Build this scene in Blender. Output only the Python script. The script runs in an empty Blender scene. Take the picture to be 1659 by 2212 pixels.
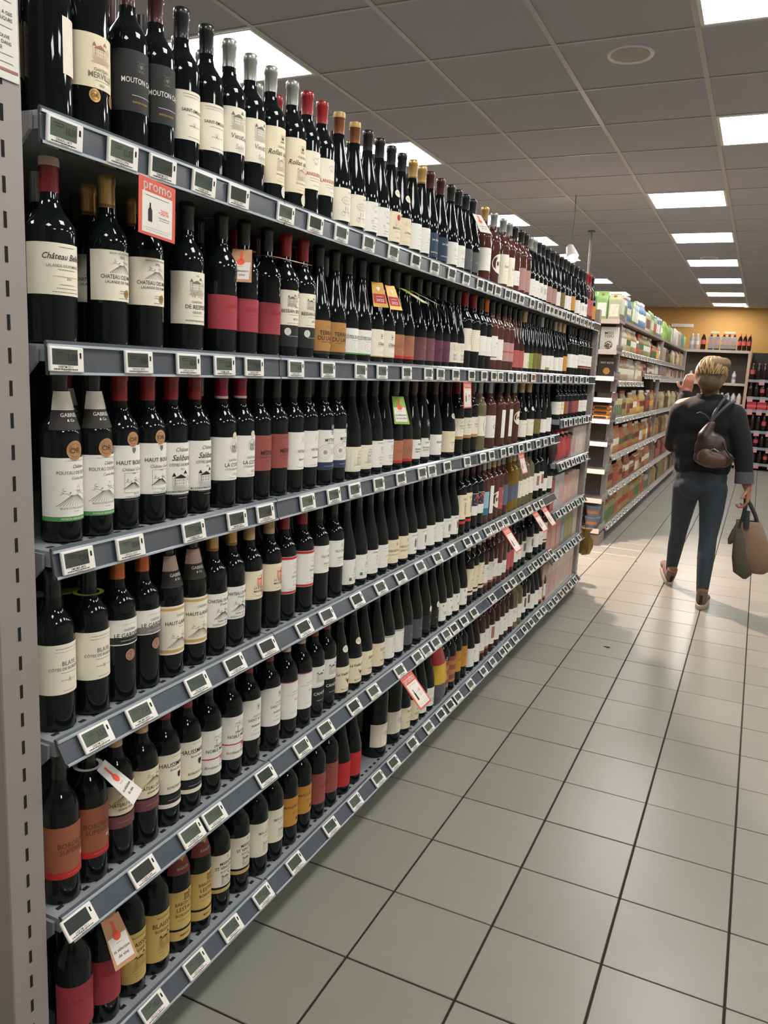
import bpy, math, random
from mathutils import Vector, Matrix

# ---------------------------------------------------------------- camera, light levels, exposure
SC = bpy.context.scene
C = SC.collection
EYE = 1.5106
CEIL = 2.9576
cam_data = bpy.data.cameras.new('camera')
cam_data.sensor_fit = 'HORIZONTAL'
cam_data.sensor_width = 36.0
cam_data.lens = 1706.99 / 1659 * 36.0
cam_data.clip_start = 0.05
cam_data.clip_end = 60
cam = bpy.data.objects.new('camera', cam_data)
C.objects.link(cam)

def cam_axes(yaw, pitch, roll):
    fw = Vector((math.sin(yaw) * math.cos(pitch), math.cos(yaw) * math.cos(pitch), math.sin(pitch)))
    rt = Vector((math.cos(yaw), -math.sin(yaw), 0))
    up = rt.cross(fw)
    return rt * math.cos(roll) + up * math.sin(roll), up * math.cos(roll) - rt * math.sin(roll), fw

rt, up, fw = cam_axes(-0.43342, -0.17946, 0.05021)
cam.matrix_world = Matrix(((rt.x, up.x, -fw.x, 0), (rt.y, up.y, -fw.y, 0), (rt.z, up.z, -fw.z, EYE), (0, 0, 0, 1)))
SC.camera = cam

world = bpy.data.worlds.new('room_air')
SC.world = world
world.use_nodes = True
world.node_tree.nodes['Background'].inputs[0].default_value = (0.9, 0.95, 1.0, 1)
world.node_tree.nodes['Background'].inputs[1].default_value = 0.03
SC.view_settings.view_transform = 'Standard'
SC.view_settings.look = 'None'
SC.view_settings.exposure = 0.9
SC.view_settings.gamma = 1.0
SC.view_settings.use_curve_mapping = False
PANEL_POWER = 14.5       # radiance of the ceiling light diffusers
SPOT_POWER = 330.0       # the hanging spotlight past the wine shelf

# ---------------------------------------------------------------- materials
def hx(s):
    c = [int(s[i:i + 2], 16) / 255 for i in (0, 2, 4)]
    return tuple(x / 12.92 if x <= 0.04045 else ((x + 0.055) / 1.055) ** 2.4 for x in c)

MATS = {}
def mat(name, col, rough=0.5, metal=0.0, noise=0.06, scale=40.0, bump=0.0, trans=0.0, spec=0.5, coat=0.0, emit=0.0, ior=1.45):
    if name in MATS:
        return MATS[name]
    if isinstance(col, str):
        col = hx(col)
    m = bpy.data.materials.new(name)
    m.use_nodes = True
    nt = m.node_tree
    b = nt.nodes['Principled BSDF']
    b.inputs['Roughness'].default_value = rough
    b.inputs['Metallic'].default_value = metal
    b.inputs['Specular IOR Level'].default_value = spec
    b.inputs['Transmission Weight'].default_value = trans
    b.inputs['Coat Weight'].default_value = coat
    b.inputs['IOR'].default_value = ior
    b.inputs['Base Color'].default_value = (*col, 1)
    if emit:
        b.inputs['Emission Color'].default_value = (*col, 1)
        b.inputs['Emission Strength'].default_value = emit
    if noise or bump:
        tc = nt.nodes.new('ShaderNodeTexCoord')
        n = nt.nodes.new('ShaderNodeTexNoise')
        n.inputs['Scale'].default_value = scale
        n.inputs['Detail'].default_value = 3
        nt.links.new(tc.outputs['Object'], n.inputs['Vector'])
        if noise:
            mx = nt.nodes.new('ShaderNodeMixRGB')
            mx.blend_type = 'MIX'
            mx.inputs[1].default_value = (*[max(0, x * (1 - noise)) for x in col], 1)
            mx.inputs[2].default_value = (*[min(1, x * (1 + noise)) for x in col], 1)
            nt.links.new(n.outputs['Fac'], mx.inputs[0])
            nt.links.new(mx.outputs[0], b.inputs['Base Color'])
        if bump:
            bp = nt.nodes.new('ShaderNodeBump')
            bp.inputs['Strength'].default_value = bump
            bp.inputs['Distance'].default_value = 0.01
            nt.links.new(n.outputs['Fac'], bp.inputs['Height'])
            nt.links.new(bp.outputs[0], b.inputs['Normal'])
    MATS[name] = m
    return m

# ---------------------------------------------------------------- mesh helpers
class MB:
    def __init__(s):
        s.v, s.f, s.m = [], [], []
    def add(s, vs, fs, mi=0):
        o = len(s.v)
        s.v += [tuple(p) for p in vs]
        s.f += [tuple(i + o for i in q) for q in fs]
        s.m += [mi] * len(fs)
        return s
    def box(s, x0, x1, y0, y1, z0, z1, mi=0, ch=0.0):
        if ch <= 0:
            vs = [(x, y, z) for x in (x0, x1) for y in (y0, y1) for z in (z0, z1)]
            return s.add(vs, [(0, 1, 3, 2), (4, 6, 7, 5), (0, 4, 5, 1), (2, 3, 7, 6), (0, 2, 6, 4), (1, 5, 7, 3)], mi)
        # chamfered around the top and bottom
        def ring(z, d):
            return [(x0 + d, y0, z), (x1 - d, y0, z), (x1, y0 + d, z), (x1, y1 - d, z), (x1 - d, y1, z), (x0 + d, y1, z), (x0, y1 - d, z), (x0, y0 + d, z)]
        def inset(z, d):
            return [(min(max(px, x0 + d), x1 - d), min(max(py, y0 + d), y1 - d), z) for px, py, _ in ring(z, ch)]
        rs = [inset(z0, ch), ring(z0 + ch, ch), ring(z1 - ch, ch), inset(z1, ch)]
        vs = [p for r in rs for p in r]
        fs = [tuple(range(7, -1, -1)), tuple(range(24, 32))]
        for k in range(3):
            for i in range(8):
                j = (i + 1) % 8
                fs.append((k * 8 + i, k * 8 + j, k * 8 + 8 + j, k * 8 + 8 + i))
        return s.add(vs, fs, mi)
    def prism_y(s, prof, y0, y1, mi=0):          # closed outline of (x, z) drawn along y
        n = len(prof)
        vs = [(x, y0, z) for x, z in prof] + [(x, y1, z) for x, z in prof]
        fs = [(i, (i + 1) % n, n + (i + 1) % n, n + i) for i in range(n)] + [tuple(range(n - 1, -1, -1)), tuple(range(n, 2 * n))]
        return s.add(vs, fs, mi)
    def lathe(s, prof, n=24, mi=0, c=(0, 0, 0), cap=True, ell=1.0):
        o = len(s.v)
        vs, fs = [], []
        for r, z in prof:
            for i in range(n):
                t = 2 * math.pi * i / n
                vs.append((c[0] + r * math.cos(t), c[1] + ell * r * math.sin(t), c[2] + z))
        for k in range(len(prof) - 1):
            for i in range(n):
                j = (i + 1) % n
                fs.append((k * n + i, k * n + j, k * n + n + j, k * n + n + i))
        if cap:
            fs.append(tuple(range(n - 1, -1, -1)))
            fs.append(tuple(range((len(prof) - 1) * n, len(prof) * n)))
        return s.add(vs, fs, mi)
    def tube(s, pts, rad, n=10, mi=0):
        pts = [Vector(p) for p in pts]
        rr = rad if isinstance(rad, (list, tuple)) else [rad] * len(pts)
        vs, fs = [], []
        u = None
        for k, p in enumerate(pts):
            d = (pts[min(k + 1, len(pts) - 1)] - pts[max(k - 1, 0)]).normalized()
            if u is None:
                u = d.orthogonal().normalized()
            u = (u - d * u.dot(d)).normalized()
            w = d.cross(u)
            for i in range(n):
                t = 2 * math.pi * i / n
                vs.append(p + (u * math.cos(t) + w * math.sin(t)) * rr[k])
        for k in range(len(pts) - 1):
            for i in range(n):
                j = (i + 1) % n
                fs.append((k * n + i, k * n + j, k * n + n + j, k * n + n + i))
        fs.append(tuple(range(n - 1, -1, -1)))
        fs.append(tuple(range((len(pts) - 1) * n, len(pts) * n)))
        return s.add(vs, fs, mi)
    def sphere(s, c, r, n=14, mi=0, sc=(1, 1, 1), rot=None):
        vs, fs = [], []
        m = n // 2
        for k in range(1, m):
            ph = math.pi * k / m
            for i in range(n):
                t = 2 * math.pi * i / n
                p = Vector((math.sin(ph) * math.cos(t) * sc[0], math.sin(ph) * math.sin(t) * sc[1], math.cos(ph) * sc[2])) * r
                if rot:
                    p = rot @ p
                vs.append(Vector(c) + p)
        for k in range(m - 2):
            for i in range(n):
                j = (i + 1) % n
                fs.append((k * n + i, k * n + n + i, k * n + n + j, k * n + j))
        top, bot = Vector((0, 0, r * sc[2])), Vector((0, 0, -r * sc[2]))
        if rot:
            top, bot = rot @ top, rot @ bot
        vs += [Vector(c) + top, Vector(c) + bot]
        a, b = len(vs) - 2, len(vs) - 1
        for i in range(n):
            j = (i + 1) % n
            fs.append((a, i, j))
            fs.append((b, (m - 2) * n + j, (m - 2) * n + i))
        return s.add(vs, fs, mi)
    def mesh(s, name, mats, smooth=None):
        me = bpy.data.meshes.new(name)
        me.from_pydata(s.v, [], s.f)
        for m in mats if isinstance(mats, (list, tuple)) else [mats]:
            me.materials.append(m)
        if any(s.m):
            me.polygons.foreach_set('material_index', s.m)
        if smooth is not None:
            me.polygons.foreach_set('use_smooth', [True] * len(s.f))
            me.set_sharp_from_angle(angle=math.radians(smooth))
        me.update()
        return me

def ob(name, me, parent=None, loc=(0, 0, 0), rz=0.0, **props):
    o = bpy.data.objects.new(name, me)
    C.objects.link(o)
    if parent is not None:
        o.parent = parent
    o.location = loc
    if rz:
        o.rotation_euler = (0, 0, rz)
    for k, v in props.items():
        o[k] = v
    return o

def thing(name, label, cat, loc=(0, 0, 0), group=None, me=None, rz=0.0):
    o = ob(name, me, None, loc, rz, label=label, category=cat)
    if group:
        o['group'] = group
    return o

WORDS = 'zeroth first second third fourth fifth sixth seventh eighth ninth tenth eleventh twelfth thirteenth fourteenth fifteenth sixteenth seventeenth eighteenth nineteenth'.split()
TENS = {2: 'twent', 3: 'thirt', 4: 'fort', 5: 'fift', 6: 'sixt', 7: 'sevent'}
def nth(n):
    if n < 20:
        return WORDS[n]
    return TENS[n // 10] + ('ieth' if n % 10 == 0 else 'y-' + WORDS[n % 10])

# ---------------------------------------------------------------- printed matter: text and line drawings as 2-D triangles
TXT = {}
def text2d(s):
    """Outline of a word in the built-in typeface as triangles, cap height 1, centred on x."""
    if s in TXT:
        return TXT[s]
    cu = bpy.data.curves.new('word', 'FONT')
    cu.body = s
    cu.resolution_u = 2
    cu.offset = 0.006
    o = bpy.data.objects.new('word', cu)
    C.objects.link(o)
    dg = bpy.context.evaluated_depsgraph_get()
    me = bpy.data.meshes.new_from_object(o.evaluated_get(dg))
    me.calc_loop_triangles()
    vs = [(v.co.x, v.co.y) for v in me.vertices]
    fs = [tuple(t.vertices) for t in me.loop_triangles]
    bpy.data.objects.remove(o)
    bpy.data.curves.remove(cu)
    bpy.data.meshes.remove(me)
    if not vs:
        TXT[s] = ([], [], 0)
        return TXT[s]
    k = 1 / 0.69
    x0 = min(v[0] for v in vs)
    x1 = max(v[0] for v in vs)
    vs = [((x - (x0 + x1) / 2) * k, y * k - 0.5) for x, y in vs]
    TXT[s] = (vs, fs, (x1 - x0) * k)
    return TXT[s]

class Flat:
    """2-D ink drawing in millimetres: triangles per ink colour."""
    def __init__(s):
        s.d = {}
    def put(s, ink, vs, fs):
        V, F = s.d.setdefault(ink, ([], []))
        o = len(V)
        V += vs
        F += [tuple(i + o for i in f) for f in fs]
    def text(s, t, x, y, h, ink, maxw=999, shear=0.0, sx=1.0):
        vs, fs, w = text2d(t)
        q = min(sx, maxw / max(w * h, 1e-6))
        s.put(ink, [(x + (a + shear * b) * h * q, y + b * h) for a, b in vs], fs)
    def line(s, p, q, w, ink):
        dx, dy = q[0] - p[0], q[1] - p[1]
        L = math.hypot(dx, dy) or 1e-6
        n = max(1, int(abs(dx) / 4) + 1)
        ax, ay = -dy / L * w / 2, dx / L * w / 2
        vs = []
        for i in range(n + 1):
            x, y = p[0] + dx * i / n, p[1] + dy * i / n
            vs += [(x - ax, y - ay), (x + ax, y + ay)]
        s.put(ink, vs, [(2 * i, 2 * i + 2, 2 * i + 3, 2 * i + 1) for i in range(n)])
    def poly(s, pts, ink):                       # convex outline, cut into narrow strips so that it can bend round a bottle
        pts = list(pts)
        a, b = min(p[0] for p in pts), max(p[0] for p in pts)
        n = max(1, int((b - a) / 5) + 1)
        def clip(ps, x, sg):
            out = []
            for i in range(len(ps)):
                p, q = ps[i - 1], ps[i]
                dp, dq = (p[0] - x) * sg, (q[0] - x) * sg
                if (dp >= 0) != (dq >= 0):
                    t = dp / (dp - dq)
                    out.append((p[0] + (q[0] - p[0]) * t, p[1] + (q[1] - p[1]) * t))
                if dq >= 0:
                    out.append(q)
            return out
        for k in range(n):
            ps = pts if n == 1 else clip(clip(pts, a + (b - a) * k / n, 1), a + (b - a) * (k + 1) / n, -1)
            if len(ps) > 2:
                s.put(ink, ps, [tuple(range(len(ps)))])
    def rect(s, x0, x1, y0, y1, ink):
        n = max(1, int((x1 - x0) / 4) + 1)
        vs = []
        for i in range(n + 1):
            x = x0 + (x1 - x0) * i / n
            vs += [(x, y0), (x, y1)]
        s.put(ink, vs, [(2 * i, 2 * i + 2, 2 * i + 3, 2 * i + 1) for i in range(n)])
    def disc(s, x, y, r, ink, n=16, sy=1.0):
        s.poly([(x + r * math.cos(2 * math.pi * i / n), y + sy * r * math.sin(2 * math.pi * i / n)) for i in range(n)], ink)
    def ring(s, x, y, r, w, ink, n=16, sy=1.0):
        for i in range(n):
            a, b = 2 * math.pi * i / n, 2 * math.pi * (i + 1) / n
            s.line((x + r * math.cos(a), y + sy * r * math.sin(a)), (x + r * math.cos(b), y + sy * r * math.sin(b)), w, ink)
    def fine(s, x, y, length, ink, h=0.8, seed=0):       # a line of print too small to read in the photograph
        R = random.Random(int(y * 7 + length + seed))
        p = x - length / 2
        while p < x + length / 2:
            w = R.uniform(1.2, 4.5)
            s.rect(p, min(p + w, x + length / 2), y - h / 2, y + h / 2, ink)
            p += w + 0.8
    def sketch(s, kind, x, y, z, ink):
        R = random.Random(kind)
        L = lambda a, b, c, d, w=0.5: s.line((x + a * z, y + b * z), (x + c * z, y + d * z), w, ink)
        if kind in ('house', 'house2'):
            for a, b, c, d in ((-.35, -.2, .25, .12), (.1, -.2, .3, .3), (-.42, -.2, -.28, .2)):
                L(a, b, a, d), L(c, b, c, d), L(a, d, c, d), L(a, b, c, b)
                s.poly([(x + (a - .02) * z, y + d * z), (x + (c + .02) * z, y + d * z), (x + (a + c) / 2 * z, y + (d + .16) * z)], ink)
            for i in range(6):
                for j in (-.1, .03):
                    L(-.3 + i * .09, j - .04, -.3 + i * .09, j + .04, .9)
            for i in range(7):
                yy = -.24 - i * .035
                L(-.5 + R.random() * .1, yy, .5 - R.random() * .15, yy, .4)
            for i in range(14):
                a = .34 + R.random() * .16
                b = -.15 + R.random() * .35
                L(a, b, a + .04, b + .05, .7)
        elif kind == 'vines':
            for i in range(13):
                t = (i - 6) / 6
                L(t * .12, 0, t * .62, -.36, .5 + abs(t) * .3)
            for i in range(9):
                a = -.5 + i * .12
                L(a, .02 + .05 * math.sin(i * 1.3), a + .12, .02 + .05 * math.sin((i + 1) * 1.3), .5)
            for i in range(22):
                a, b = R.uniform(-.45, .45), R.uniform(.04, .2)
                L(a, b, a + .05, b + R.uniform(-.03, .05), .6)
            L(.1, .05, .1, .24), L(.2, .05, .2, .24), L(.1, .24, .15, .32), L(.15, .32, .2, .24), L(.1, .14, .2, .14)
        elif kind == 'tree':
            L(0, -.4, 0, .05, 1.3), L(-.18, -.4, .18, -.4, .6)
            for i in range(30):
                t, r = R.uniform(0, 6.28), R.uniform(.08, .32)
                a, b = r * math.cos(t), .2 + r * .8 * math.sin(t)
                L(a, b, a + .05, b + .04, .8)
        elif kind == 'balloon':
            s.ring(x, y + .28 * z, .36 * z, .7, ink, 14, .5)
            for k in (-.2, -.07, .07, .2):
                L(k, .12, k * .9, .44, .4)
            L(-.36, .28, .36, .28, .4)
            for k in (-.22, .22):
                s.ring(x + k * z, y - .38 * z, .11 * z, .7, ink, 10)
                L(k, -.38, k * .3, -.2, .6), L(k * .4, -.2, k * .4, -.02, 1.6), L(k * .4, .0, k, .14, .4)
            L(-.22, -.3, .22, -.3, .7)
        elif kind == 'crest':
            s.ring(x, y, .3 * z, .7, ink, 12)
            s.poly([(x - .16 * z, y + .16 * z), (x - .16 * z, y - .02 * z), (x, y - .2 * z), (x + .16 * z, y - .02 * z), (x + .16 * z, y + .16 * z)], ink)
            for k in (-.3, -.15, 0, .15, .3):
                L(k, .3, k * 1.1, .44, .8)
            L(-.4, -.32, .4, -.32, .6), L(-.3, -.4, .3, -.4, .6)
        elif kind == 'shield':
            s.poly([(x - .3 * z, y + .4 * z), (x - .3 * z, y - .05 * z), (x, y - .42 * z), (x + .3 * z, y - .05 * z), (x + .3 * z, y + .4 * z)], ink)
        elif kind == 'animal':
            for i in range(26):
                t = i / 26 * 6.28
                a, b = .3 * math.cos(t) * (1 + .3 * math.sin(3 * t)), .3 * math.sin(t) * (1 + .25 * math.cos(2 * t))
                L(a, b, a + R.uniform(-.14, .14), b + R.uniform(-.14, .14), .6)
            L(-.1, -.25, -.14, -.45), L(.1, -.25, .14, -.45), L(.2, .2, .36, .42, .9)
        elif kind == 'rooster':
            s.disc(x, y, .2 * z, ink, 10, .8)
            L(.1, .1, .22, .34, 2.0), L(.22, .34, .32, .3, 1.0), L(-.12, .08, -.36, .34, 1.6), L(-.14, .02, -.4, .2, 1.2)
            L(-.04, -.14, -.06, -.4, .9), L(.06, -.14, .1, -.4, .9)
        elif kind == 'figs':
            for k in (-.2, .14):
                s.disc(x + k * z, y + .34 * z, .09 * z, ink, 8)
                s.poly([(x + (k - .1) * z, y + .25 * z), (x + (k + .1) * z, y + .25 * z), (x + (k + .06) * z, y - .45 * z), (x + (k - .08) * z, y - .45 * z)], ink)
            L(-.34, .2, .28, .1, 1.2)
        elif kind == 'fern':
            L(0, -.5, .1, .5, .9)
            for i in range(8):
                b = -.4 + i * .11
                for q in (-1, 1):
                    s.poly([(x + .02 * z, y + b * z), (x + q * .3 * z, y + (b + .12) * z), (x + q * .18 * z, y + (b + .02) * z)], ink)
        elif kind == 'ring':
            s.ring(x, y, .45 * z, .9, ink, 18)
            s.ring(x, y, .32 * z, .6, ink, 16)
            s.disc(x, y, .14 * z, ink, 8)
        elif kind == 'swirl':
            for i in range(30):
                t = i * .42
                r0, r1 = .05 + i * .014, .05 + (i + 1) * .014
                L(r0 * math.cos(t), r0 * math.sin(t), r1 * math.cos(t + .42), r1 * math.sin(t + .42), .7)
        elif kind == 'bigsix':
            for i in range(12):
                t = math.pi * (.45 + i * .075)
                L(.3 * math.cos(t), .55 * math.sin(t) - .02, .3 * math.cos(t + .24), .55 * math.sin(t + .24) - .02, 2.2 - abs(i - 6) * .25)
            s.ring(x + .02 * z, y - .25 * z, .2 * z, 1.6, ink, 12)
        elif kind == 'dots':
            for i in range(40):
                s.disc(x + R.uniform(-.45, .45) * z, y + R.uniform(-.45, .45) * z, R.uniform(.04, .07) * z, ink, 6)
        elif kind == 'cross':
            L(-.3, -.4, .3, .4, .7), L(.3, -.4, -.3, .4, .7), L(-.1, .42, .1, .42, .7), L(0, -.2, 0, .2, .5)
        elif kind == 'scrib':
            px, py = -.4, 0
            for i in range(16):
                qx, qy = px + R.uniform(-.05, .14), R.uniform(-.25, .25)
                L(px, py, qx, qy, .7)
                px, py = qx, qy
        elif kind == 'square':
            s.rect(x - .4 * z, x + .4 * z, y - .5 * z, y + .5 * z, ink)
        elif kind == 'frame':
            L(-.5, -.5, .5, -.5, .5), L(-.5, .5, .5, .5, .5), L(-.5, -.5, -.5, .5, .5), L(.5, -.5, .5, .5, .5)

def wrap(F, r, mats, prefix, parent, names=None, dz=0.0):
    """Lay a Flat drawing round a cylinder of radius r; one child mesh per ink."""
    out = []
    for ink, (V, Fc) in F.d.items():
        me = bpy.data.meshes.new(prefix)
        me.from_pydata([(r * math.cos(x / 1000 / r), r * math.sin(x / 1000 / r), y / 1000 + dz) for x, y in V], [], Fc)
        me.materials.append(mats[ink])
        me.update()
        out.append((prefix, me))
    return out

def plate(F, mats, prefix, off=0.0006):
    """Lay a Flat drawing on a card that faces +x (y to the right, z up)."""
    out = []
    for ink, (V, Fc) in F.d.items():
        me = bpy.data.meshes.new(prefix)
        me.from_pydata([(off, x / 1000, y / 1000) for x, y in V], [], Fc)
        me.materials.append(mats[ink])
        me.update()
        out.append((prefix, me))
    return out

INK = {k: mat('ink_' + k, c, 0.7, noise=0.03) for k, c in dict(black='1d1b1a', grey='6e6a62', pale='a39d90', red='a52a2a', rust='9a6a5c', brown='5c3c22', gold='b48a3c', white='e4e0d6', green='3f7a34', lime='9db92e', orange='d4622a', blue='24364f', coral='e0583c', teal='3d6f7a', pink='c4707a').items()}
# ---------------------------------------------------------------- setting
M_GROUT = mat('floor_grout', '1c1a13', 0.9, noise=0.2, scale=60)
M_TILE = [mat('floor_tile_%d' % i, c, 0.3, noise=0.05, scale=9, bump=0.02) for i, c in enumerate(('838279', '807f76', '86857c'))]
M_CEIL = mat('ceiling_board', 'a6a3a8', 0.9, noise=0.04, scale=220, bump=0.12)
M_TBAR = mat('ceiling_bar', 'b4afab', 0.42, noise=0.03)
M_WALL = mat('wall_paint', 'aaa59c', 0.8, noise=0.04, scale=3)
M_OCHRE = mat('ochre_wall_paint', 'b2874a', 0.75, noise=0.08, scale=1.2)
M_WHITEPL = mat('white_plastic', 'e6e2da', 0.42, noise=0.02)
M_LIGHTFR = mat('lamp_frame_white', 'dcd8d0', 0.4, noise=0.02)
M_DIFF = mat('lamp_diffuser', (1.0, 0.985, 0.94), 0.5, noise=0, emit=PANEL_POWER)

X0, X1, Y0, Y1 = -5.2, 3.4, -2.6, 16.75
floor = ob('floor', MB().box(X0, X1, Y0, Y1, -0.12, -0.004).mesh('floor', M_GROUT), kind='structure')
TS = 0.3
tx0, ty0 = -0.8, 1.6325
tile_me = []
for k in range(3):
    g = 0.0026
    tile_me.append(MB().box(-TS / 2 + g + 0.0007, TS / 2 - g - 0.0007, -TS / 2 + g, TS / 2 - g, -0.008, 0.0, ch=0.0012).mesh('tile', M_TILE[k]))
rnd = random.Random(5)
n_tile = 0
rest = MB()
for j in range(-15, 51):
    for i in range(-15, 25):
        x, y = tx0 + (i + 0.5) * TS, ty0 + (j + 0.5) * TS
        if not (X0 < x - .16 and x + .16 < X1 and Y0 < y - .16 and y + .16 < Y1):
            continue
        seen = -2 <= i <= 3 and j >= -3 and not (i == 3 and j < 0) and y < 16.2
        if seen and n_tile < 300:
            ob('tile', tile_me[rnd.randrange(3)], floor, (x, y, rnd.uniform(-.0004, .0004)))
            n_tile += 1
        else:
            rest.box(x - TS / 2 + .0026, x + TS / 2 - .0026, y - TS / 2 + .0019, y + TS / 2 - .0019, -.008, -.0003)
ob('tile_field', rest.mesh('tile_field', M_TILE[0]), floor, kind='stuff')

def wall(name, x0, x1, y0, y1, m):
    ob(name, MB().box(x0, x1, y0, y1, -0.12, CEIL + .3).mesh(name, m), kind='structure')
wall('wall_left', X0 - .1, X0, Y0, Y1, M_WALL)
wall('wall_right', X1, X1 + .1, Y0, Y1, M_WALL)
wall('wall_back', X0 - .1, X1 + .1, Y1, Y1 + .1, M_OCHRE)
wall('wall_front', X0 - .1, X1 + .1, Y0 - .1, Y0, M_WALL)

# suspended ceiling: boards in a metal grid, some cells taken by light panels
cx0, cy0, CS = -2.219, 3.751, 0.6
LIGHTS = [(-1, -1), (-1, 2), (-1, 6), (-1, 8), (-1, 10), (-1, 14), (-1, 17), (3, -1), (3, 2)] + [(2, j) for j in (5, 8, 11, 14, 17, 20)] \
    + [(-1, -4), (-1, -7), (3, -4), (3, -7), (-4, -4), (-4, -1), (-4, 2), (-4, 5), (-4, 8), (-4, 11), (-4, 14), (-4, 17)] + [(i, j) for i in (6,) for j in (-7, -4, -1, 2, 5, 8, 11, 14, 17)]  # unseen panels; the row right of the aisle is added for its light
LSET = set(LIGHTS)
ceiling = ob('ceiling', MB().box(X0 - .1, X1 + .1, Y0 - .1, Y1 + .1, CEIL + .12, CEIL + .3).mesh('ceiling', M_CEIL), kind='structure')
board_me = MB().box(-.2965, .2965, -.2965, .2965, CEIL + .004, CEIL + .016, ch=.002).mesh('board', M_CEIL)
i0, i1 = math.floor((X0 - cx0) / CS), math.ceil((X1 - cx0) / CS)
j0, j1 = math.floor((Y0 - cy0) / CS), math.ceil((Y1 - cy0) / CS)
n_board = 0
brest = MB()
for j in range(j0, j1):
    for i in range(i0, i1):
        if (i, j) in LSET:
            continue
        x, y = cx0 + (i + .5) * CS, cy0 + (j + .5) * CS
        ax, bx = max(x - .2965, X0 + .004), min(x + .2965, X1 - .004)
        ay, by = max(y - .2965, Y0 + .004), min(y + .2965, Y1 - .004)
        full = bx - ax > .59 and by - ay > .59
        if full and -5 <= i <= 3 and j >= -5 and n_board < 300:
            ob('ceiling_panel', board_me, ceiling, (x, y, 0))
            n_board += 1
        elif bx > ax and by > ay:
            brest.box(ax, bx, ay, by, CEIL + .004, CEIL + .016)
ob('panel_field', brest.mesh('panel_field', M_CEIL), ceiling, kind='stuff')
for i in range(i0 + 1, i1):
    x = cx0 + i * CS
    ob('ceiling_runner', MB().box(x - .012, x + .012, Y0 + .002, Y1 - .002, CEIL, CEIL + .004).box(x - .0015, x + .0015, Y0 + .002, Y1 - .002, CEIL + .004, CEIL + .04).mesh('ceiling_runner', M_TBAR), ceiling)
for j in range(j0 + 1, j1):
    y = cy0 + j * CS
    ob('ceiling_cross_bar', MB().box(X0 + .002, X1 - .002, y - .007, y + .007, CEIL - .0004, CEIL + .0036).mesh('ceiling_cross_bar', M_TBAR), ceiling)

# light panels
fr = MB()
for a, b, c, d in ((-.288, .288, -.288, -.272), (-.288, .288, .272, .288), (-.288, -.272, -.272, .272), (.272, .288, -.272, .272)):
    fr.box(a, b, c, d, -.0015, .02)
fr_me = fr.mesh('frame', M_LIGHTFR)
df_me = MB().box(-.272, .272, -.272, .272, 0.001, .012).mesh('diffuser', M_DIFF)
colname = {-4: 'row beyond the wine shelf', -1: 'row above the wine shelf', 2: 'row above the aisle', 3: 'row above the aisle', 6: 'added row right of the aisle', 9: 'second row right of the aisle', 12: 'third row right of the aisle'}
cnt = {}
for i, j in sorted(LIGHTS, key=lambda q: q[1]):
    k = 2 if i == 3 else i
    vis = not (i in (6, 9, 12, -4) or j < -1)
    if vis:
        cnt[k] = cnt.get(k, 0) + 1
        lab = 'square white ceiling light panel, %s along the %s' % (nth(cnt[k]), colname[k])
    else:
        cnt[k, j < -1] = cnt.get((k, j < -1), 0) + 1
        lab = 'ceiling light out of frame, %s of %s%s' % (nth(cnt[k, j < -1]), colname[k], ' behind camera' if j < -1 else '')
    t = thing('ceiling_light', lab, 'ceiling light', (cx0 + (i + .5) * CS, cy0 + (j + .5) * CS, CEIL), 'ceiling light panels')
    ob('frame', fr_me, t)
    ob('diffuser', df_me, t)
# round covers on the ceiling boards
for (x, y, lab) in ((-.72, 3.96, 'round flat white speaker cover on the ceiling near the aisle lights'), (-.74, 10.25, 'round white speaker cover beside the third aisle light panel')):
    t = thing('ceiling_speaker', lab, 'speaker', (x, y, CEIL + .004), 'round ceiling covers')
    ob('rim', MB().lathe([(.085, -.001), (.1, -.008), (.104, -.003), (.105, 0)], 28, cap=False).mesh('rim', M_WHITEPL, 40), t)
    ob('grille', MB().lathe([(.001, -.006), (.05, -.0055), (.086, -.003)], 28).mesh('grille', mat('speaker_grille', 'a8a29a', .8), 40), t)
t = thing('smoke_detector', 'small white smoke detector under the farthest aisle light panel', 'detector', (-.42, 16.15, CEIL))
ob('housing', MB().lathe([(.055, 0), (.055, -.02), (.04, -.035), (.02, -.04)], 20).mesh('housing', M_WHITEPL, 40), t)

# hanging spotlight beyond the end of the wine shelf
SPX, SPY, SPZ = -1.54, 6.70, 2.52
t = thing('pendant_spotlight', 'bright hanging spotlight beyond the far end of the wine shelf', 'lamp', (SPX, SPY, SPZ))
M_DARKMET = mat('dark_metal', '3a3836', .45, .6)
ob('cord', MB().tube([(0, 0, CEIL - SPZ), (.006, 0, .2), (-.004, 0, .12), (0, 0, .05)], .003, 6).mesh('cord', M_DARKMET, 60), t)
aim = (Vector((-.5, 6.0, 0)) - Vector((SPX, SPY, SPZ))).normalized()
qa = Vector((0, 0, -1)).rotation_difference(aim)
def orient(mb):
    mb.v = [tuple(qa @ Vector(p)) for p in mb.v]
    return mb
ob('housing', orient(MB().lathe([(.015, .06), (.03, .05), (.048, -.03), (.05, -.05), (.044, -.05), (.04, -.03)], 20, cap=False)).mesh('housing', M_WHITEPL, 50), t)
ob('bulb', orient(MB().sphere((0, 0, -.052), .04, 18)).mesh('bulb', mat('spot_lens', (1, .9, .8), .3, noise=0, emit=60), 50), t)
ld = bpy.data.lights.new('spot_beam', 'SPOT')
ld.energy = SPOT_POWER
ld.color = (1.0, .74, .62)
ld.spot_size = math.radians(108)
ld.spot_blend = .55
ld.shadow_soft_size = .03
lo = bpy.data.objects.new('spot_beam', ld)
C.objects.link(lo)
lo.parent = t
lo.location = aim * .105
lo.rotation_mode = 'QUATERNION'
lo.rotation_quaternion = qa
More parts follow.
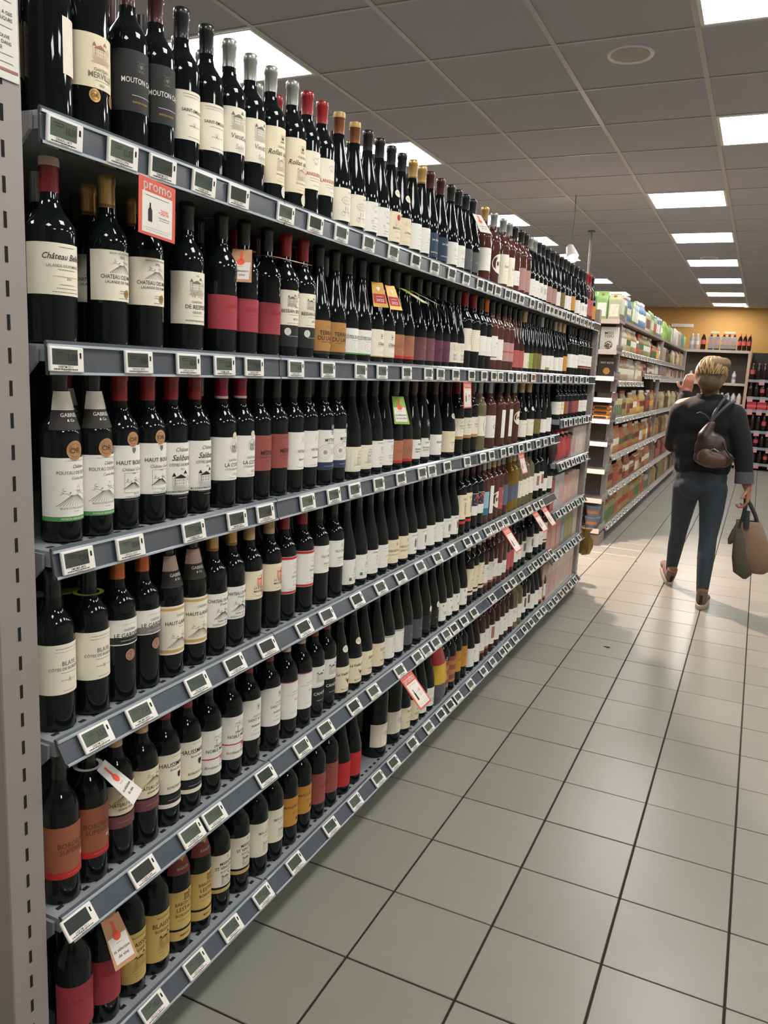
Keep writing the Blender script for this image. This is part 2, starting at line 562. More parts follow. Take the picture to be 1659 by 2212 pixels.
# suspension rod and rail
t = thing('hanging_rod', 'thin grey rod hanging from the ceiling behind the spotlight', 'rod', (-1.72, 8.3, CEIL))
ob('rod', MB().tube([(0, 0, 0), (0, 0, -.52)], .011, 8).mesh('rod', mat('grey_metal', '8a8580', .4, .5), 60), t)
ob('bracket', MB().box(-.03, .03, -.03, .03, -.012, 0).mesh('bracket', MATS['grey_metal']), t)

# ---------------------------------------------------------------- the wine gondola
RAILX, BACKX, GY0, GY1 = -1.055, -1.56, .62, 5.70
MOD = [GY0 + .005, 1.63, 2.655, 3.665, 4.67, 5.635]
ROWZ = [1.876, 1.523, 1.178, .83, .479, .134]
LASTZ = [1.876, 1.523, 1.262, 1.0, .70, .425, .12]
TILT = [0, 3, 10, 32, 38, 42]
ROWN = ['top', 'second', 'third', 'fourth', 'fifth', 'bottom']
M_STEEL = mat('beige_steel', '948c88', .45, .15, noise=.04, scale=14)
M_SHELF = mat('grey_shelf_steel', '8f9496', .45, .2, noise=.05, scale=20)
M_BACK = mat('charcoal_back_panel', '2b2b2c', .6, noise=.08)
M_DARK = mat('slot_shadow_black', '0c0c0c', .9, noise=0)
M_RAIL = mat('smoky_clear_rail', '4a4f57', .2, noise=.14, scale=30, coat=.6)
M_LIP = mat('rail_edge_highlight', 'aab3ba', .12, noise=.1, scale=30, coat=.8)
M_CLEAR = mat('clear_plastic', 'd9dcdc', .08, noise=0, trans=.85, coat=.3)
gond = thing('gondola_shelf', 'long steel supermarket shelf full of wine bottles along the aisle', 'shelf', (0, 0, 0))
def slotted_post(parent, x0, x1, y0, y1, z1, face, pitch=.05):
    p = ob('upright', MB().box(x0, x1, y0, y1, 0, z1, ch=.002).mesh('upright', M_STEEL), parent)
    s = MB()
    n = int((z1 - .06) / pitch)
    for k in range(n):
        z = .04 + k * pitch
        if face == 'x':
            ym = (y0 + y1) / 2
            s.box(x1 - .002, x1 + .0008, ym - .0026, ym + .0026, z, z + .0235)
        else:
            xm = (x0 + x1) / 2
            s.box(xm - .004, xm + .004, y0 - .0008, y0 + .002, z, z + .026)
    ob('slots', s.mesh('slots', M_DARK), p, kind='stuff')
    return p
slotted_post(gond, -1.10, RAILX + .002, .838, .912, 2.5, 'x')
slotted_post(gond, -1.10, RAILX - .006, GY1 - .06, GY1, 1.98, 'x')
slotted_post(gond, BACKX - .06, BACKX, GY1 - .06, GY1, 1.98, 'y')
ob('back_panel', MB().box(BACKX - .03, BACKX - .002, GY0, GY1 - .062, 0, 1.93).mesh('back_panel', M_BACK), gond)
ob('plinth', MB().box(BACKX, -1.12, GY0, GY1 - .062, 0, .085).mesh('plinth', M_BACK), gond)
ob('end_panel', MB().box(BACKX, -1.102, GY1 - .058, GY1 - .03, 0, 1.93).mesh('end_panel', mat('dark_end_panel', '3a3938', .6)), gond)

def rail_profile(tilt, h=.05):
    t = math.radians(tilt)
    c, s = math.cos(t), math.sin(t)
    base = [(0, .004), (.004, .006), (.0075, .001), (.0045, -.004), (.0045, -h + .008), (.0085, -h + .004), (.0085, -h), (0, -h)]
    return [(x * c - z * s, x * s + z * c) for x, z in base]
slot_mesh = {}
def shelf_board(x_back, x_front, y0, y1, z, tilt, parent, slots):
    b = MB().box(x_back, x_front, y0 + .003, y1 - .003, z - .028, z - .0005)
    s = ob('shelf', b.mesh('shelf', M_SHELF), parent)
    pr = [(x_front + px, z + pz) for px, pz in rail_profile(tilt)]
    rail = MB().prism_y(pr, y0 + .002, y1 - .002, 0)
    t = math.radians(tilt)
    for q in (-.002, -.047):           # lips along the rail, edge highlights put into a lighter colour
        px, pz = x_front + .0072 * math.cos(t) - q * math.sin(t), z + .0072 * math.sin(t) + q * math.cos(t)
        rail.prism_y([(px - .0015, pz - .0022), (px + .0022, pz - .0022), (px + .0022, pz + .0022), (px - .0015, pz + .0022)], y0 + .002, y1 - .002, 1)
    ob('price_rail', rail.mesh('price_rail', [M_RAIL, M_LIP]), s)
    if slots:
        sl = MB()
        n = int((y1 - y0) / .032)
        for k in range(n):
            y = y0 + .02 + k * .032
            sl.box(x_front - .03, x_front - .022, y, y + .014, z - .003, z + .0003)
        ob('slots', sl.mesh('slots', M_DARK), s, kind='stuff')
    return s
for r, z in enumerate(ROWZ):
    for k in range(4):
        shelf_board(BACKX, RAILX, MOD[k] if k else .94, MOD[k + 1], z, TILT[r], gond, r >= 2)
for r, z in enumerate(LASTZ):
    shelf_board(BACKX, RAILX, MOD[4], MOD[5], z, [0, 3, 6, 22, 32, 38, 42][r], gond, False)
# divider behind the last bay, and shelf brackets at the near end
for z in ROWZ:
    ob('shelf_bracket', MB().prism_y([(-1.12, z - .004), (-1.062, z - .004), (-1.064, z - .03), (-1.09, z - .055), (-1.12, z - .06)], .933, .939).mesh('shelf_bracket', mat('grey_bracket', '77767a', .5)), gond)
# far end of the gondola: small wire trays seen edge on
TRAYZ = [1.62, 1.40, 1.20, 1.02, .80, .58, .36]
for z in TRAYZ:
    s = ob('end_tray', MB().box(BACKX + .05, -1.10, GY1 + .002, GY1 + .22, z - .012, z).box(BACKX + .05, -1.10, GY1 + .214, GY1 + .22, z, z + .03).mesh('end_tray', mat('pinkish_white_steel', 'c9b8b0', .45)), gond)
    for q in range(3):  # tray goods added to block the spotlight and shape its floor shadow
        bw = .085 + .01 * ((q + int(z * 10)) % 3)
        tb_ = thing('blocker_box', 'small %s box added in the end tray of wine shelf, %s from corner, %s tray' % (('beige', 'brown', 'pinkish')[q], nth(q + 1), nth(TRAYZ.index(z) + 1)), 'box', (-1.155 - q * .115, GY1 + .11, z), 'added boxes on the end trays',
                    MB().box(-bw / 2, bw / 2, -.085, .085, 0, .11 + .02 * (q % 2), ch=.004).mesh('blocker_box', mat('blocker_box_%d' % q, ('a08e7c', '6e5848', 'a8867a')[q], .5, noise=.2)))
        ob('print_panel', MB().box(-bw * .4, bw * .4, .085, .0858, .02, .09).mesh('print_panel', mat('blocker_panel', 'c9b9a4', .5, noise=.3)), tb_)
    ob('tray_side', MB().box(-1.104, -1.10, GY1 + .002, GY1 + .22, z, z + .055).mesh('tray_side', M_CLEAR), s)

# notice on the near upright
M_PAPER = mat('white_paper', 'd8d5cd', .7, noise=.02)
t = thing('paper_notice', 'white printed paper notice fixed to the slotted post at top left', 'notice', (RAILX + .0035, .87, 2.06))
ob('sheet', MB().box(0, .001, -.12, .036, -.162, .16, ch=0).mesh('sheet', M_PAPER), t)
F = Flat()
for y, a in ((110, 'IL EST INTERDIT'), (60, 'DE VENDRE'), (-72, 'VENDRE A DES'), (-80, 'ALCOOLIQUES'), (-104, 'SE TROUVE'), (-112, 'VENTE DANS'), (-120, 'SERVICE')):
    F.text(a, 4 if len(a) > 8 else -4, y, 4.6, 'black', 58)
for y in (90, 40, 20, 0, -40, -56, -91, -128, -139):
    F.rect(-60, 26, y - .4, y + .4, 'grey')
F.rect(-115, 34, -151, -147, 'rust')
for n, me in plate(F, INK, 'lettering', .0016):
    ob(n, me, t)
ROWS=[
"1016 blank n;1098 merville n;1195 mouton n;1269 mouton n;1342 saint k;1422 saint k;1497 vieux s;1579 vieux s;1656 rollan s;1751 rollan s;1826 langue r;1900 langue r;1990 balloon z;2080 balloon z;2159 horse k;2239 horse k;2321 seal k;2405 gotin k;2485 whiteg g;2564 whiteg g;2642 navy n;2740 navy n;2840 script k;2919 script k;2997 greyg k;3085 greyg k;3236 rosew g;3360 roseround s;3487 sol s;3586 sol s;3675 rosesmall k;3776 rosepink k;3865 rosepink k;3951 lines s;4029 lines s;4108 pattern k;4186 pattern k;4294 blush k;4407 blush k;4503 plain k;4604 olive k;4694 plain k;4772 lines k;4881 orange k;5011 lines k;5161 pattern k;5248 pattern k;5335 rosered r;5428 rosered r;5520 yellow k;5602 yellow k;5684 limefoot k",
"1011 bel q;1140 desmac g;1235 desmac g;1364 respide k;1477 graves k;1564 graves k;1654 graves k;1737 bessan r;1822 bessan r;1906 terra k;1988 terra k;2067 cotes k;2151 cotes k;2242 chatelain k;2321 chatelain k;2399 brown k;2478 brown k;2588 mauve k;2668 mauve k;2747 plum k;2825 plum k;2904 creamg k;2982 creamg k;3058 six r;3164 six r;3253 treew k;3333 treew o;3407 fancy k;3493 rosew k;3591 roseband k;3665 roseband k;3749 redg k;3845 redg k;3936 creamg b;4014 lime k;4095 olive k;4188 olive k;4275 plain s;4365 limefoot k;4459 lines k;4590 plain s;4693 lines b;4800 yellow b;4950 plainb k;5036 plainb k;5122 plainb k;5262 redfoot k;5349 redfoot n;5455 redfoot k;5564 redfoot k;5694 checks k;5829 checks k",
"1021 pouyau k;1095 pouyau k;1169 hautb r;1243 hautb r;1316 lalib r;1390 lalib r;1484 lacote m;1558 lacote m;1631 medoc k;1706 medoc k;1788 art k;1862 art k;1949 myth k;2023 myth k;2116 chatdes k;2198 chatdes k;2276 perr k;2355 perr k;2433 brown y;2512 brown y;2590 essen n;2681 essen n;2800 bourg n;2937 gotin n;3037 rocher r;3142 rocher r;3224 rocher n;3329 sixrose s;3473 cc s;3621 strip k;3741 strip k;3852 rosescript s;4003 viola b;4147 viola b;4290 olive k;4421 plain k;4537 lines k",
"996 blaye k;1080 blaye k;1154 gardere o;1227 gardere o;1301 hautlan k;1382 hautlan k;1456 chatdu g;1530 chatdu g;1604 maucail b;1695 maucail b;1769 suit r;1858 suit r;1946 vila k;2034 vila k;2113 leaf k;2196 leaf k;2275 treeg k;2357 lines k;2442 eilles k;2524 eilles k;2610 figs k;2702 figs k;2789 nani k;2871 nani k;2962 figs k;3047 figs k;3136 haus n;3212 haus n;3303 grapes n;3378 grapes n;3452 bluestrip s;3526 strip s;3604 roseround b;3679 roseorange s;3752 slate s;3865 sauter b;3944 sauter b;4022 clearc s;4096 clearc s;4170 clearc k;4253 clearc k;4371 redsq k;4474 redsq k;4570 plain k;4693 plain k",
"997 bordsup y;1071 bordsup y;1144 chatde b;1218 chatde b;1293 hauss r;1366 hauss r;1446 noble n;1534 noble n;1612 arch r;1707 arch r;1793 gar p;1872 gar p;1946 cahors r;2020 cahors r;2103 vieille n;2194 vieille n;2274 sain k;2366 sain k;2453 cots k;2532 cots k;2619 greyg k;2707 greyg k;2799 disc k;2878 disc k;2964 ven k;3049 ven k;3128 ven k;3233 ven k;3312 goldc p;3386 goldc p;3460 goldc p;3533 roseof p;3607 roseof p;3681 roseof p;3755 rosesmall k;3828 rosesmall k;3902 rosestar k;3976 rosestar k;4050 plainb k;4124 plainb k;4207 darksq s;4351 darksq k;4494 plainb b;4579 plainb k;4678 goldc b",
"1023 redlab k;1100 redlab k;1179 blaiss n;1253 blaiss n;1331 baron k;1410 baron k;1489 miss g;1575 miss g;1658 maull o;1735 maull o;1816 marquis o;1893 marquis o;1978 redsq2 k;2057 redsq2 k;2140 redg2 k;2222 redg2 k;2430 cellier n;2554 cellier n;2643 plessis k;2732 plessis k;2811 script k;2889 script k;3060 stripes k;3138 stripes k;3220 ruby k;3294 ruby k;3400 bws k;3478 bws k;3554 roseof k;3628 roseof k;3710 pinksq k;3802 rosebw k;3890 rosebw k;3964 rosebw k;4050 rosebw k;4130 clearw k;4222 clearw k;4307 brownsq k;4396 brownsq k;4498 bws k;4593 bws k;4681 ofoot k;4772 ofoot k"]
TAGS=["985 1112 1214 1334 1450 1634 1770 1905 2066 2232 2402 2565 2730 2883 3046 3170 3277 3419 3519 3641 3829 3971 4132 4214 4306 4403 4493 4611 4746 4863 4985 5099 5217 5340",
"975 1145 1286 1405 1515 1694 1855 2046 2188 2373 2559 2673 2831 3011 3168 3300 3394 3551 3681 3787 3951 4178 4321 4473 4635 4808 4966 5134 5313",
"989 1117 1303 1456 1570 1767 1909 2035 2198 2367 2549 2640 2795 3021 3222 3344 3518 3638 3815 3962 4148 4308 4469",
"1018 1136 1311 1447 1584 1759 1885 2071 2236 2393 2567 2734 2893 3074 3193 3347 3435 3535 3624 3774 3935 4061 4194 4314",
"967 1140 1293 1375 1588 1768 1900 2081 2219 2430 2588 2673 2773 2889 2979 3098 3231 3499 3724 3846 4002 4189 4298 4422 4553 4656",
"1166 1311 1448 1588 1750 1956 2119 2291 2417 2588 2750 2885 2993 3089 3253 3438 3581 3742 3840 3977 4160 4306 4473 4594"]
# ---------------------------------------------------------------- bottles
GLASS = {'dark': mat('dark_bottle_glass', (.005, .007, .0075), .04, noise=0, spec=.38),
         'rose': mat('rose_wine_glass', (.13, .05, .042), .05, noise=0, trans=.4, ior=1.34),
         'clear': mat('pale_wine_glass', (.34, .29, .15), .05, noise=0, trans=.6, ior=1.34),
         'amber': mat('sweet_wine_glass', (.62, .38, .05), .05, noise=0, trans=.7, ior=1.34),
         'dpink': mat('deep_rose_glass', (.055, .022, .02), .05, noise=0, trans=.2, ior=1.34)}
CAPC = {'n': '3d1519', 'k': '17181a', 'r': '8e1f22', 's': '9a9c98', 'g': 'c4a064', 'z': '8a5638', 'q': '7d1d22', 'm': '97123a', 'o': 'cc6c38', 'b': 'c2a074', 'y': '1d1a1b', 'p': 'cdb2a8'}
CAPW = {'n': 'dark red', 'k': 'black', 'r': 'red', 's': 'silver', 'g': 'gold', 'z': 'bronze', 'q': 'red', 'm': 'crimson', 'o': 'copper', 'b': 'tan', 'y': 'black', 'p': 'pale pink'}
CAPM = {k: mat('capsule_' + k, c, .3, .6 if k in 'sgzo' else 0, noise=.05, scale=60, coat=.3) for k, c in CAPC.items()}
CAPRING = {'q': 'd9b9b4', 'm': 'd8c9c6', 'z': 'b08d4a', 'y': '9c2620', 'g': '7c5a2a'}
RINGM = {k: mat('capsule_ring_' + k, c, .35, noise=.03) for k, c in CAPRING.items()}
PROF = {'B': [(.030, .0), (.0355, .003), (.0362, .010), (.0362, .182), (.0352, .194), (.031, .206), (.0235, .217), (.0175, .226), (.0148, .238), (.0140, .288), (.0155, .289), (.0155, .297), (.0135, .300)],
        'G': [(.031, .0), (.0375, .003), (.0385, .010), (.0385, .112), (.0372, .130), (.0335, .152), (.0275, .178), (.0215, .204), (.0168, .228), (.0146, .250), (.0140, .286), (.0156, .287), (.0156, .296), (.0135, .299)]}
PROF['M'] = [(r * 1.24, z * 1.24) for r, z in PROF['B']]
PROF['W'] = [(r * 1.13 if z < .2 else r, z * 1.0) for r, z in PROF['B']]
PROF['h'] = [(r * .92, z * .72) for r, z in PROF['B']]
RAD = {'B': .0362, 'G': .0385, 'W': .0409, 'M': .0449, 'h': .0333}
CAPZ = {'B': .247, 'W': .247, 'G': .244, 'M': .306, 'h': .178}
BM = {}
def bottle_mesh(shape, glass):
    k = (shape, glass)
    if k not in BM:
        BM[k] = MB().lathe(PROF[shape], 28).mesh('wine_bottle', GLASS[glass], 50)
    return BM[k]
def capsule_mesh(shape, c):
    k = ('cap', shape, c)
    if k not in BM:
        s = {'M': 1.24, 'h': .8}.get(shape, 1)
        z0, z1 = CAPZ[shape], PROF[shape][-1][1]
        m = MB().lathe([(.0150 * s, z0), (.0148 * s, z1 - .016), (.0163 * s, z1 - .014), (.0163 * s, z1 - .004), (.0155 * s, z1 + .001), (.013 * s, z1 + .003), (.004, z1 + .0035)], 20)
        mats = [CAPM[c]]
        if c in RINGM:
            mats.append(RINGM[c])
            if c in ('q', 'z'):
                m.lathe([(.0166 * s, z1 - .012), (.0167 * s, z1 - .003), (.0157 * s, z1 + .0022), (.004, z1 + .0042)], 20, 1, cap=False)
            elif c == 'y':
                m.lathe([(.0166 * s, z1 - .006), (.0162 * s, z1 + .0015), (.004, z1 + .0042)], 20, 1, cap=False)
            else:
                m.lathe([(.01535 * s, z0 + .001), (.0153 * s, z0 + .006)], 20, 1, cap=False)
        BM[k] = m.mesh('capsule', mats, 50)
    return BM[k]
LAB = {k: mat('label_' + k, c, .62, noise=.025, scale=90) for k, c in dict(white='e0ddd6', cream='dfd3b6', ivory='e2dac8', black='191a1c', redl='9a3642', brick='8f4a43', kraft='a8793f', tan='a0674b', mauve='6b4044', plum='5a2640', pink='b38480', coral='ab5350', olive='736733', lime='87953c', orange='bd8638', yellow='c4a863', navy='1d3349', greyl='4d4e52', slate='5c6377', sky='8fb4c4', rust='96583e', scarlet='b5292b', blush='a8807a', gold='c2a266', green='4e8b4a', blue='26384f').items()}
# key: what it says in the label text | bottle shape | glass | bottom, top (mm) | paper | elements | options
DES = {
 'blank': ('back label only showing a white strip', 'B', 'dark', 75, 160, None, [], dict(strip=(20, 38, 'ivory'))),
 'merville': ('large cream label, red chateau drawing', 'M', 'dark', 76, 160, 'cream', [('k', 'house', 134, 40, 'rust'), ('t', 'CHATEAU', 106, 5, 'grey'), ('t', 'MERVILLE', 97, 9, 'grey'), ('f', 89, 34, 'pale'), ('t', '2020', 82, 4, 'grey')], dict(medal=[(-14, 64, 10, 'gold'), (26, 64, 10, 'gold')])),
 'mouton': ('black label, white lettering', 'B', 'dark', 66, 168, 'black', [('k', 'crest', 142, 22, 'grey'), ('t', 'MOUTON CADET', 118, 9, 'white', 4), ('f', 93, 44, 'white'), ('t', 'BARON PHILIPPE', 82, 3.4, 'gold')], {}),
 'saint': ('plain ivory label, thin script', 'B', 'dark', 57, 147, 'ivory', [('f', 141, 60, 'grey'), ('f', 136, 56, 'pale'), ('t', 'SAINT-EMILION', 112, 6, 'black'), ('f', 103, 40, 'grey'), ('k', 'cross', 85, 12, 'grey'), ('f', 84, 30, 'grey'), ('f', 63, 36, 'grey')], {'eco': 1}),
 'vieux': ('cream label, grey castle engraving, gothic lettering', 'B', 'dark', 72, 163, 'ivory', [('k', 'house2', 138, 44, 'grey'), ('t', 'Vieux', 106, 10, 'grey', -4, .2), ('t', 'Saint', 85, 10, 'pale', 4, .2), ('t', 'Chateau', 105, 9, 'grey', 26, .2), ('f', 77, 20, 'pale')], {}),
 'rollan': ('tall cream label, crest and script', 'B', 'dark', 44, 168, 'cream', [('k', 'crest', 144, 20, 'black'), ('t', 'CHATEAU', 126, 5, 'grey'), ('t', 'Rollan de By', 113, 11, 'black', 0, 0.35), ('k', 'house', 90, 36, 'pale'), ('t', 'CRU BOURGEOIS', 66, 3.6, 'grey'), ('f', 58, 24, 'pale'), ('f', 51, 40, 'gold')], {'medal': [(10, 30, 12, 'ivory')]}),
 'langue': ('white label, red lettering, grey tree', 'B', 'dark', 68, 158, 'ivory', [('k', 'animal', 136, 24, 'grey'), ('t', 'LANGUEDOC', 104, 8, 'red'), ('f', 94, 44, 'rust'), ('f', 88, 40, 'grey'), ('f', 78, 24, 'grey')], {}),
 'balloon': ('cream label with airship drawing', 'G', 'dark', 22, 106, 'ivory', [('k', 'balloon', 60, 52, 'grey'), ('t', 'GAUSSEN', 96, 4, 'grey', 14)], {}),
 'horse': ('white label with sketched horse', 'G', 'dark', 22, 104, 'white', [('k', 'animal', 86, 30, 'grey'), ('t', 'Les Rosiers', 62, 5, 'grey', 12, .3), ('t', '2021', 52, 4, 'grey', -12), ('f', 46, 40, 'grey'), ('t', 'Domaine', 38, 4, 'grey'), ('f', 30, 36, 'grey')], {}),
 'seal': ('cream label with red seal', 'G', 'dark', 20, 108, 'cream', [('d', 92, 9, 'red'), ('k', 'scrib', 72, 40, 'gold'), ('t', 'BIEN DU ROI', 60, 6, 'black'), ('f', 50, 36, 'grey'), ('t', 'E. GUIGAL', 32, 4, 'grey')], dict(neck='ivory')),
 'gotin': ('cream label with gothic red initials', 'G', 'dark', 22, 104, 'cream', [('k', 'scrib', 86, 46, 'gold'), ('d', 92, 6, 'red', 20), ('t', 'COTEAUX', 60, 6, 'black'), ('f', 50, 34, 'grey'), ('f', 32, 46, 'gold')], dict(neck='cream')),
 'whiteg': ('white label with pale text', 'G', 'dark', 22, 102, 'white', [('f', 84, 30, 'grey'), ('t', '2021', 68, 5, 'pale'), ('f', 56, 36, 'grey'), ('f', 48, 30, 'pale'), ('f', 34, 30, 'grey')], {}),
 'navy': ('navy blue label, white script', 'G', 'dark', 20, 100, 'navy', [('t', 'Les Galets', 78, 7, 'white', 0, .3), ('t', 'COTES DU RHONE', 36, 4, 'white')], {}),
 'script': ('white label with grey script', 'G', 'dark', 22, 100, 'white', [('k', 'scrib', 76, 44, 'pale'), ('t', 'Le Grand', 54, 6, 'grey', 0, .3), ('t', 'a Chateau', 44, 6, 'grey', 6, .3), ('f', 30, 28, 'pale')], {}),
 'greyg': ('grey label', 'G', 'dark', 24, 100, 'greyl', [('k', 'scrib', 60, 20, 'pale')], {}),
 'rosew': ('white label on rose wine', 'B', 'rose', 50, 140, 'white', [('t', 'VERANO', 118, 4, 'grey'), ('f', 88, 20, 'pale'), ('f', 70, 28, 'pale')], {}),
 'roseround': ('round ivory label on rose wine', 'B', 'rose', 50, 140, None, [], dict(round=('ivory', 95, 40, 'PETIT'))),
 'sol': ('tall framed cream label on rose wine', 'B', 'rose', 26, 150, 'ivory', [('k', 'frame', 88, 56, 'gold'), ('t', 'Soleil', 100, 11, 'black', 0, .1), ('f', 80, 40, 'grey'), ('f', 40, 40, 'gold')], {}),
 'rosesmall': ('small white label on rose wine', 'B', 'rose', 40, 105, 'white', [('t', 'COTES', 75, 5, 'grey'), ('k', 'scrib', 60, 26, 'pale')], {}),
 'rosepink': ('pink label on rose wine', 'B', 'rose', 30, 130, 'blush', [('t', 'OR', 104, 8, 'rust'), ('t', 'FI', 92, 8, 'rust'), ('f', 60, 30, 'rust')], {}),
 'lines': ('white label with rows of print', 'G', 'dark', 24, 102, 'white', [('f', 90, 40, 'grey'), ('f', 80, 44, 'grey'), ('t', 'CUVEE', 62, 5, 'grey'), ('f', 48, 36, 'rust'), ('f', 36, 40, 'pale')], {}),
 'pattern': ('white label with black and red shapes', 'G', 'dark', 24, 100, 'white', [('k', 'fern', 66, 34, 'black', -8), ('k', 'fern', 62, 34, 'red', 16), ('f', 32, 36, 'grey')], {}),
 'blush': ('pinkish brown label', 'G', 'dark', 24, 104, 'blush', [('k', 'cross', 66, 14, 'rust')], {}),
 'plain': ('plain white label', 'G', 'dark', 24, 98, 'white', [('f', 66, 28, 'grey'), ('f', 44, 32, 'pale')], {}),
 'plainb': ('plain white label low on body', 'B', 'dark', 50, 130, 'white', [('k', 'scrib', 96, 26, 'grey'), ('f', 80, 34, 'grey'), ('f', 64, 30, 'pale')], {}),
 'olive': ('olive green label', 'G', 'dark', 24, 104, 'olive', [('t', 'OR', 76, 8, 'black'), ('k', 'scrib', 54, 24, 'black')], {}),
 'orange': ('orange label', 'G', 'dark', 30, 112, 'orange', [('k', 'animal', 76, 36, 'rust'), ('f', 46, 30, 'black')], {}),
 'rosered': ('coral red label on rose wine', 'B', 'rose', 40, 140, 'coral', [('k', 'animal', 96, 40, 'pink'), ('f', 60, 30, 'white')], {}),
 'yellow': ('golden yellow label', 'G', 'dark', 26, 112, 'orange', [('t', 'OR', 74, 8, 'brown'), ('f', 56, 30, 'brown'), ('f', 48, 30, 'brown')], {}),
 'limefoot': ('white label with lime foot', 'G', 'dark', 24, 100, 'white', [('f', 70, 30, 'pale'), ('b', 24, 38, 'lime')], {}),
 'bel': ('white label, old script lettering', 'W', 'dark', 81, 164, 'ivory', [('f', 158, 30, 'grey'), ('t', 'Château Belles', 143, 9.5, 'black', 0, 0.35), ('t', 'LALANDE-DE-POMEROL', 128, 4.4, 'grey'), ('f', 122, 34, 'grey'), ('f', 111, 50, 'gold'), ('t', '2021', 108, 4, 'grey', 6), ('f', 98, 30, 'grey'), ('f', 92, 40, 'grey'), ('f', 86, 54, 'grey')], {}),
 'desmac': ('white label, grey village engraving', 'B', 'dark', 84, 172, 'ivory', [('t', 'GRAND VIN DE BORDEAUX', 167, 3, 'grey'), ('t', '2022', 161, 4, 'black'), ('k', 'vines', 147, 40, 'grey'), ('t', 'CHATEAU DES MAURES', 126, 7, 'black'), ('t', 'LALANDE DE POMEROL', 117, 4.6, 'black'), ('f', 102, 20, 'grey'), ('f', 98, 22, 'grey'), ('k', 'scrib', 100, 12, 'grey', 34), ('f', 89, 24, 'grey')], {'medal': [(10, 98, 7, 'gold')]}),
 'respide': ('white label, grey chateau drawing', 'B', 'dark', 58, 163, 'ivory', [('t', '2020', 155, 3, 'grey'), ('k', 'house', 135, 40, 'grey'), ('k', 'scrib', 117, 34, 'gold'), ('t', 'CHATEAU', 103, 4.4, 'grey'), ('t', 'DE RESPIDE', 93, 8, 'black'), ('t', 'GRAVES', 82, 5, 'grey'), ('f', 75, 30, 'pale'), ('t', 'PROPRIETAIRE RECOLTANT', 65, 3.2, 'black')], {}),
 'graves': ('plain crimson label', 'B', 'dark', 55, 128, 'redl', [('t', 'GRAVES', 105, 9, 'red'), ('f', 93, 40, 'red'), ('f', 85, 30, 'red')], {'medal': [(38, 61, 4.5, 'white')]}),
 'bessan': ('white label, engraved carriage, black foot', 'B', 'dark', 82, 166, 'ivory', [('k', 'crest', 156, 14, 'grey', 18), ('k', 'house2', 142, 34, 'grey', -6), ('t', 'Château', 126, 4, 'grey', 10, .3), ('t', 'BESSAN SEGUR', 116, 8, 'black'), ('f', 107, 40, 'grey'), ('t', 'MÉDOC', 97, 5, 'grey', 8), ('f', 87, 50, 'grey')], dict(foot=(30, 81, 'black'), medal=[(-18, 66, 8.5, 'white')])),
 'terra': ('kraft brown label, bold black lettering', 'G', 'dark', 26, 106, 'kraft', [('f', 90, 12, 'black'), ('t', 'TERRASSES', 74, 11, 'black', 10), ('t', 'DU LARZAC', 60, 11, 'black', 10), ('f', 50, 44, 'black'), ('k', 'square', 40, 7, 'white', 22), ('b', 18, 26, 'black')], {}),
 'cotes': ('white label with green lower edge', 'G', 'dark', 24, 96, 'white', [('t', 'CÔTES DU RHONE', 72, 9, 'black', 6), ('f', 62, 30, 'grey'), ('k', 'swirl', 46, 34, 'pale'), ('f', 36, 10, 'grey'), ('b', 24, 28, 'green')], {}),
 'chatelain': ('cream label, script below paired emblems', 'G', 'dark', 22, 104, 'ivory', [('k', 'crest', 84, 18, 'grey', 0), ('t', 'Châtelain', 62, 9, 'black', 8, .35), ('f', 54, 40, 'grey'), ('f', 34, 20, 'grey'), ('b', 22, 25, 'gold')], {}),
 'brown': ('terracotta brown label with red foot', 'G', 'dark', 22, 98, 'tan', [('t', 'COTES', 72, 9, 'rust', 8), ('t', 'DU RHONE', 60, 9, 'rust', 8), ('k', 'square', 42, 7, 'white', 22), ('b', 22, 31, 'scarlet')], {}),
 'mauve': ('dull mauve label', 'G', 'dark', 22, 100, 'mauve', [('t', 'SAINT', 66, 9, 'rust', 6), ('f', 54, 30, 'rust')], {}),
 'plum': ('plum purple label', 'G', 'dark', 22, 98, 'plum', [('t', 'SYRAH', 66, 8, 'black', 6), ('f', 54, 30, 'black')], {}),
 'creamg': ('cream label with faint lettering', 'G', 'dark', 24, 98, 'ivory', [('k', 'scrib', 84, 44, 'pale'), ('k', 'scrib', 72, 30, 'pale'), ('k', 'house2', 46, 30, 'pale'), ('f', 34, 32, 'grey')], {}),
 'six': ('cream label with big black swash', 'B', 'dark', 74, 160, 'ivory', [('f', 150, 30, 'grey'), ('f', 142, 34, 'grey'), ('f', 134, 30, 'grey'), ('f', 126, 32, 'grey'), ('f', 118, 30, 'grey'), ('f', 108, 32, 'grey'), ('f', 100, 30, 'grey'), ('k', 'bigsix', 122, 66, 'black', 26), ('t', 'SO', 84, 6, 'black', 24)], {}),
 'treew': ('white label with grey tree', 'B', 'dark', 62, 142, 'white', [('k', 'tree', 106, 36, 'grey', 8), ('f', 76, 40, 'grey'), ('f', 69, 36, 'pale')], {}),
 'fancy': ('white label with ornate edge on rose wine', 'B', 'rose', 62, 146, 'white', [('t', 'AIX', 120, 9, 'grey', 8, .3), ('f', 104, 34, 'grey'), ('k', 'square', 96, 8, 'black', 22), ('f', 76, 36, 'pale')], dict(arch=14, foot=(48, 58, 'white'))),
 'roseband': ('pink label with darker band on rose wine', 'B', 'rose', 48, 132, 'pink', [('b', 86, 94, 'coral'), ('f', 112, 30, 'rust'), ('f', 62, 34, 'rust')], {}),
 'redg': ('coral red label', 'G', 'dpink', 24, 104, 'coral', [('t', 'OR', 74, 8, 'black', 6), ('t', 'FI', 62, 8, 'black', 6)], {}),
 'lime': ('lime green label', 'G', 'dark', 24, 100, 'lime', [('k', 'scrib', 70, 30, 'green'), ('f', 50, 30, 'green')], {}),
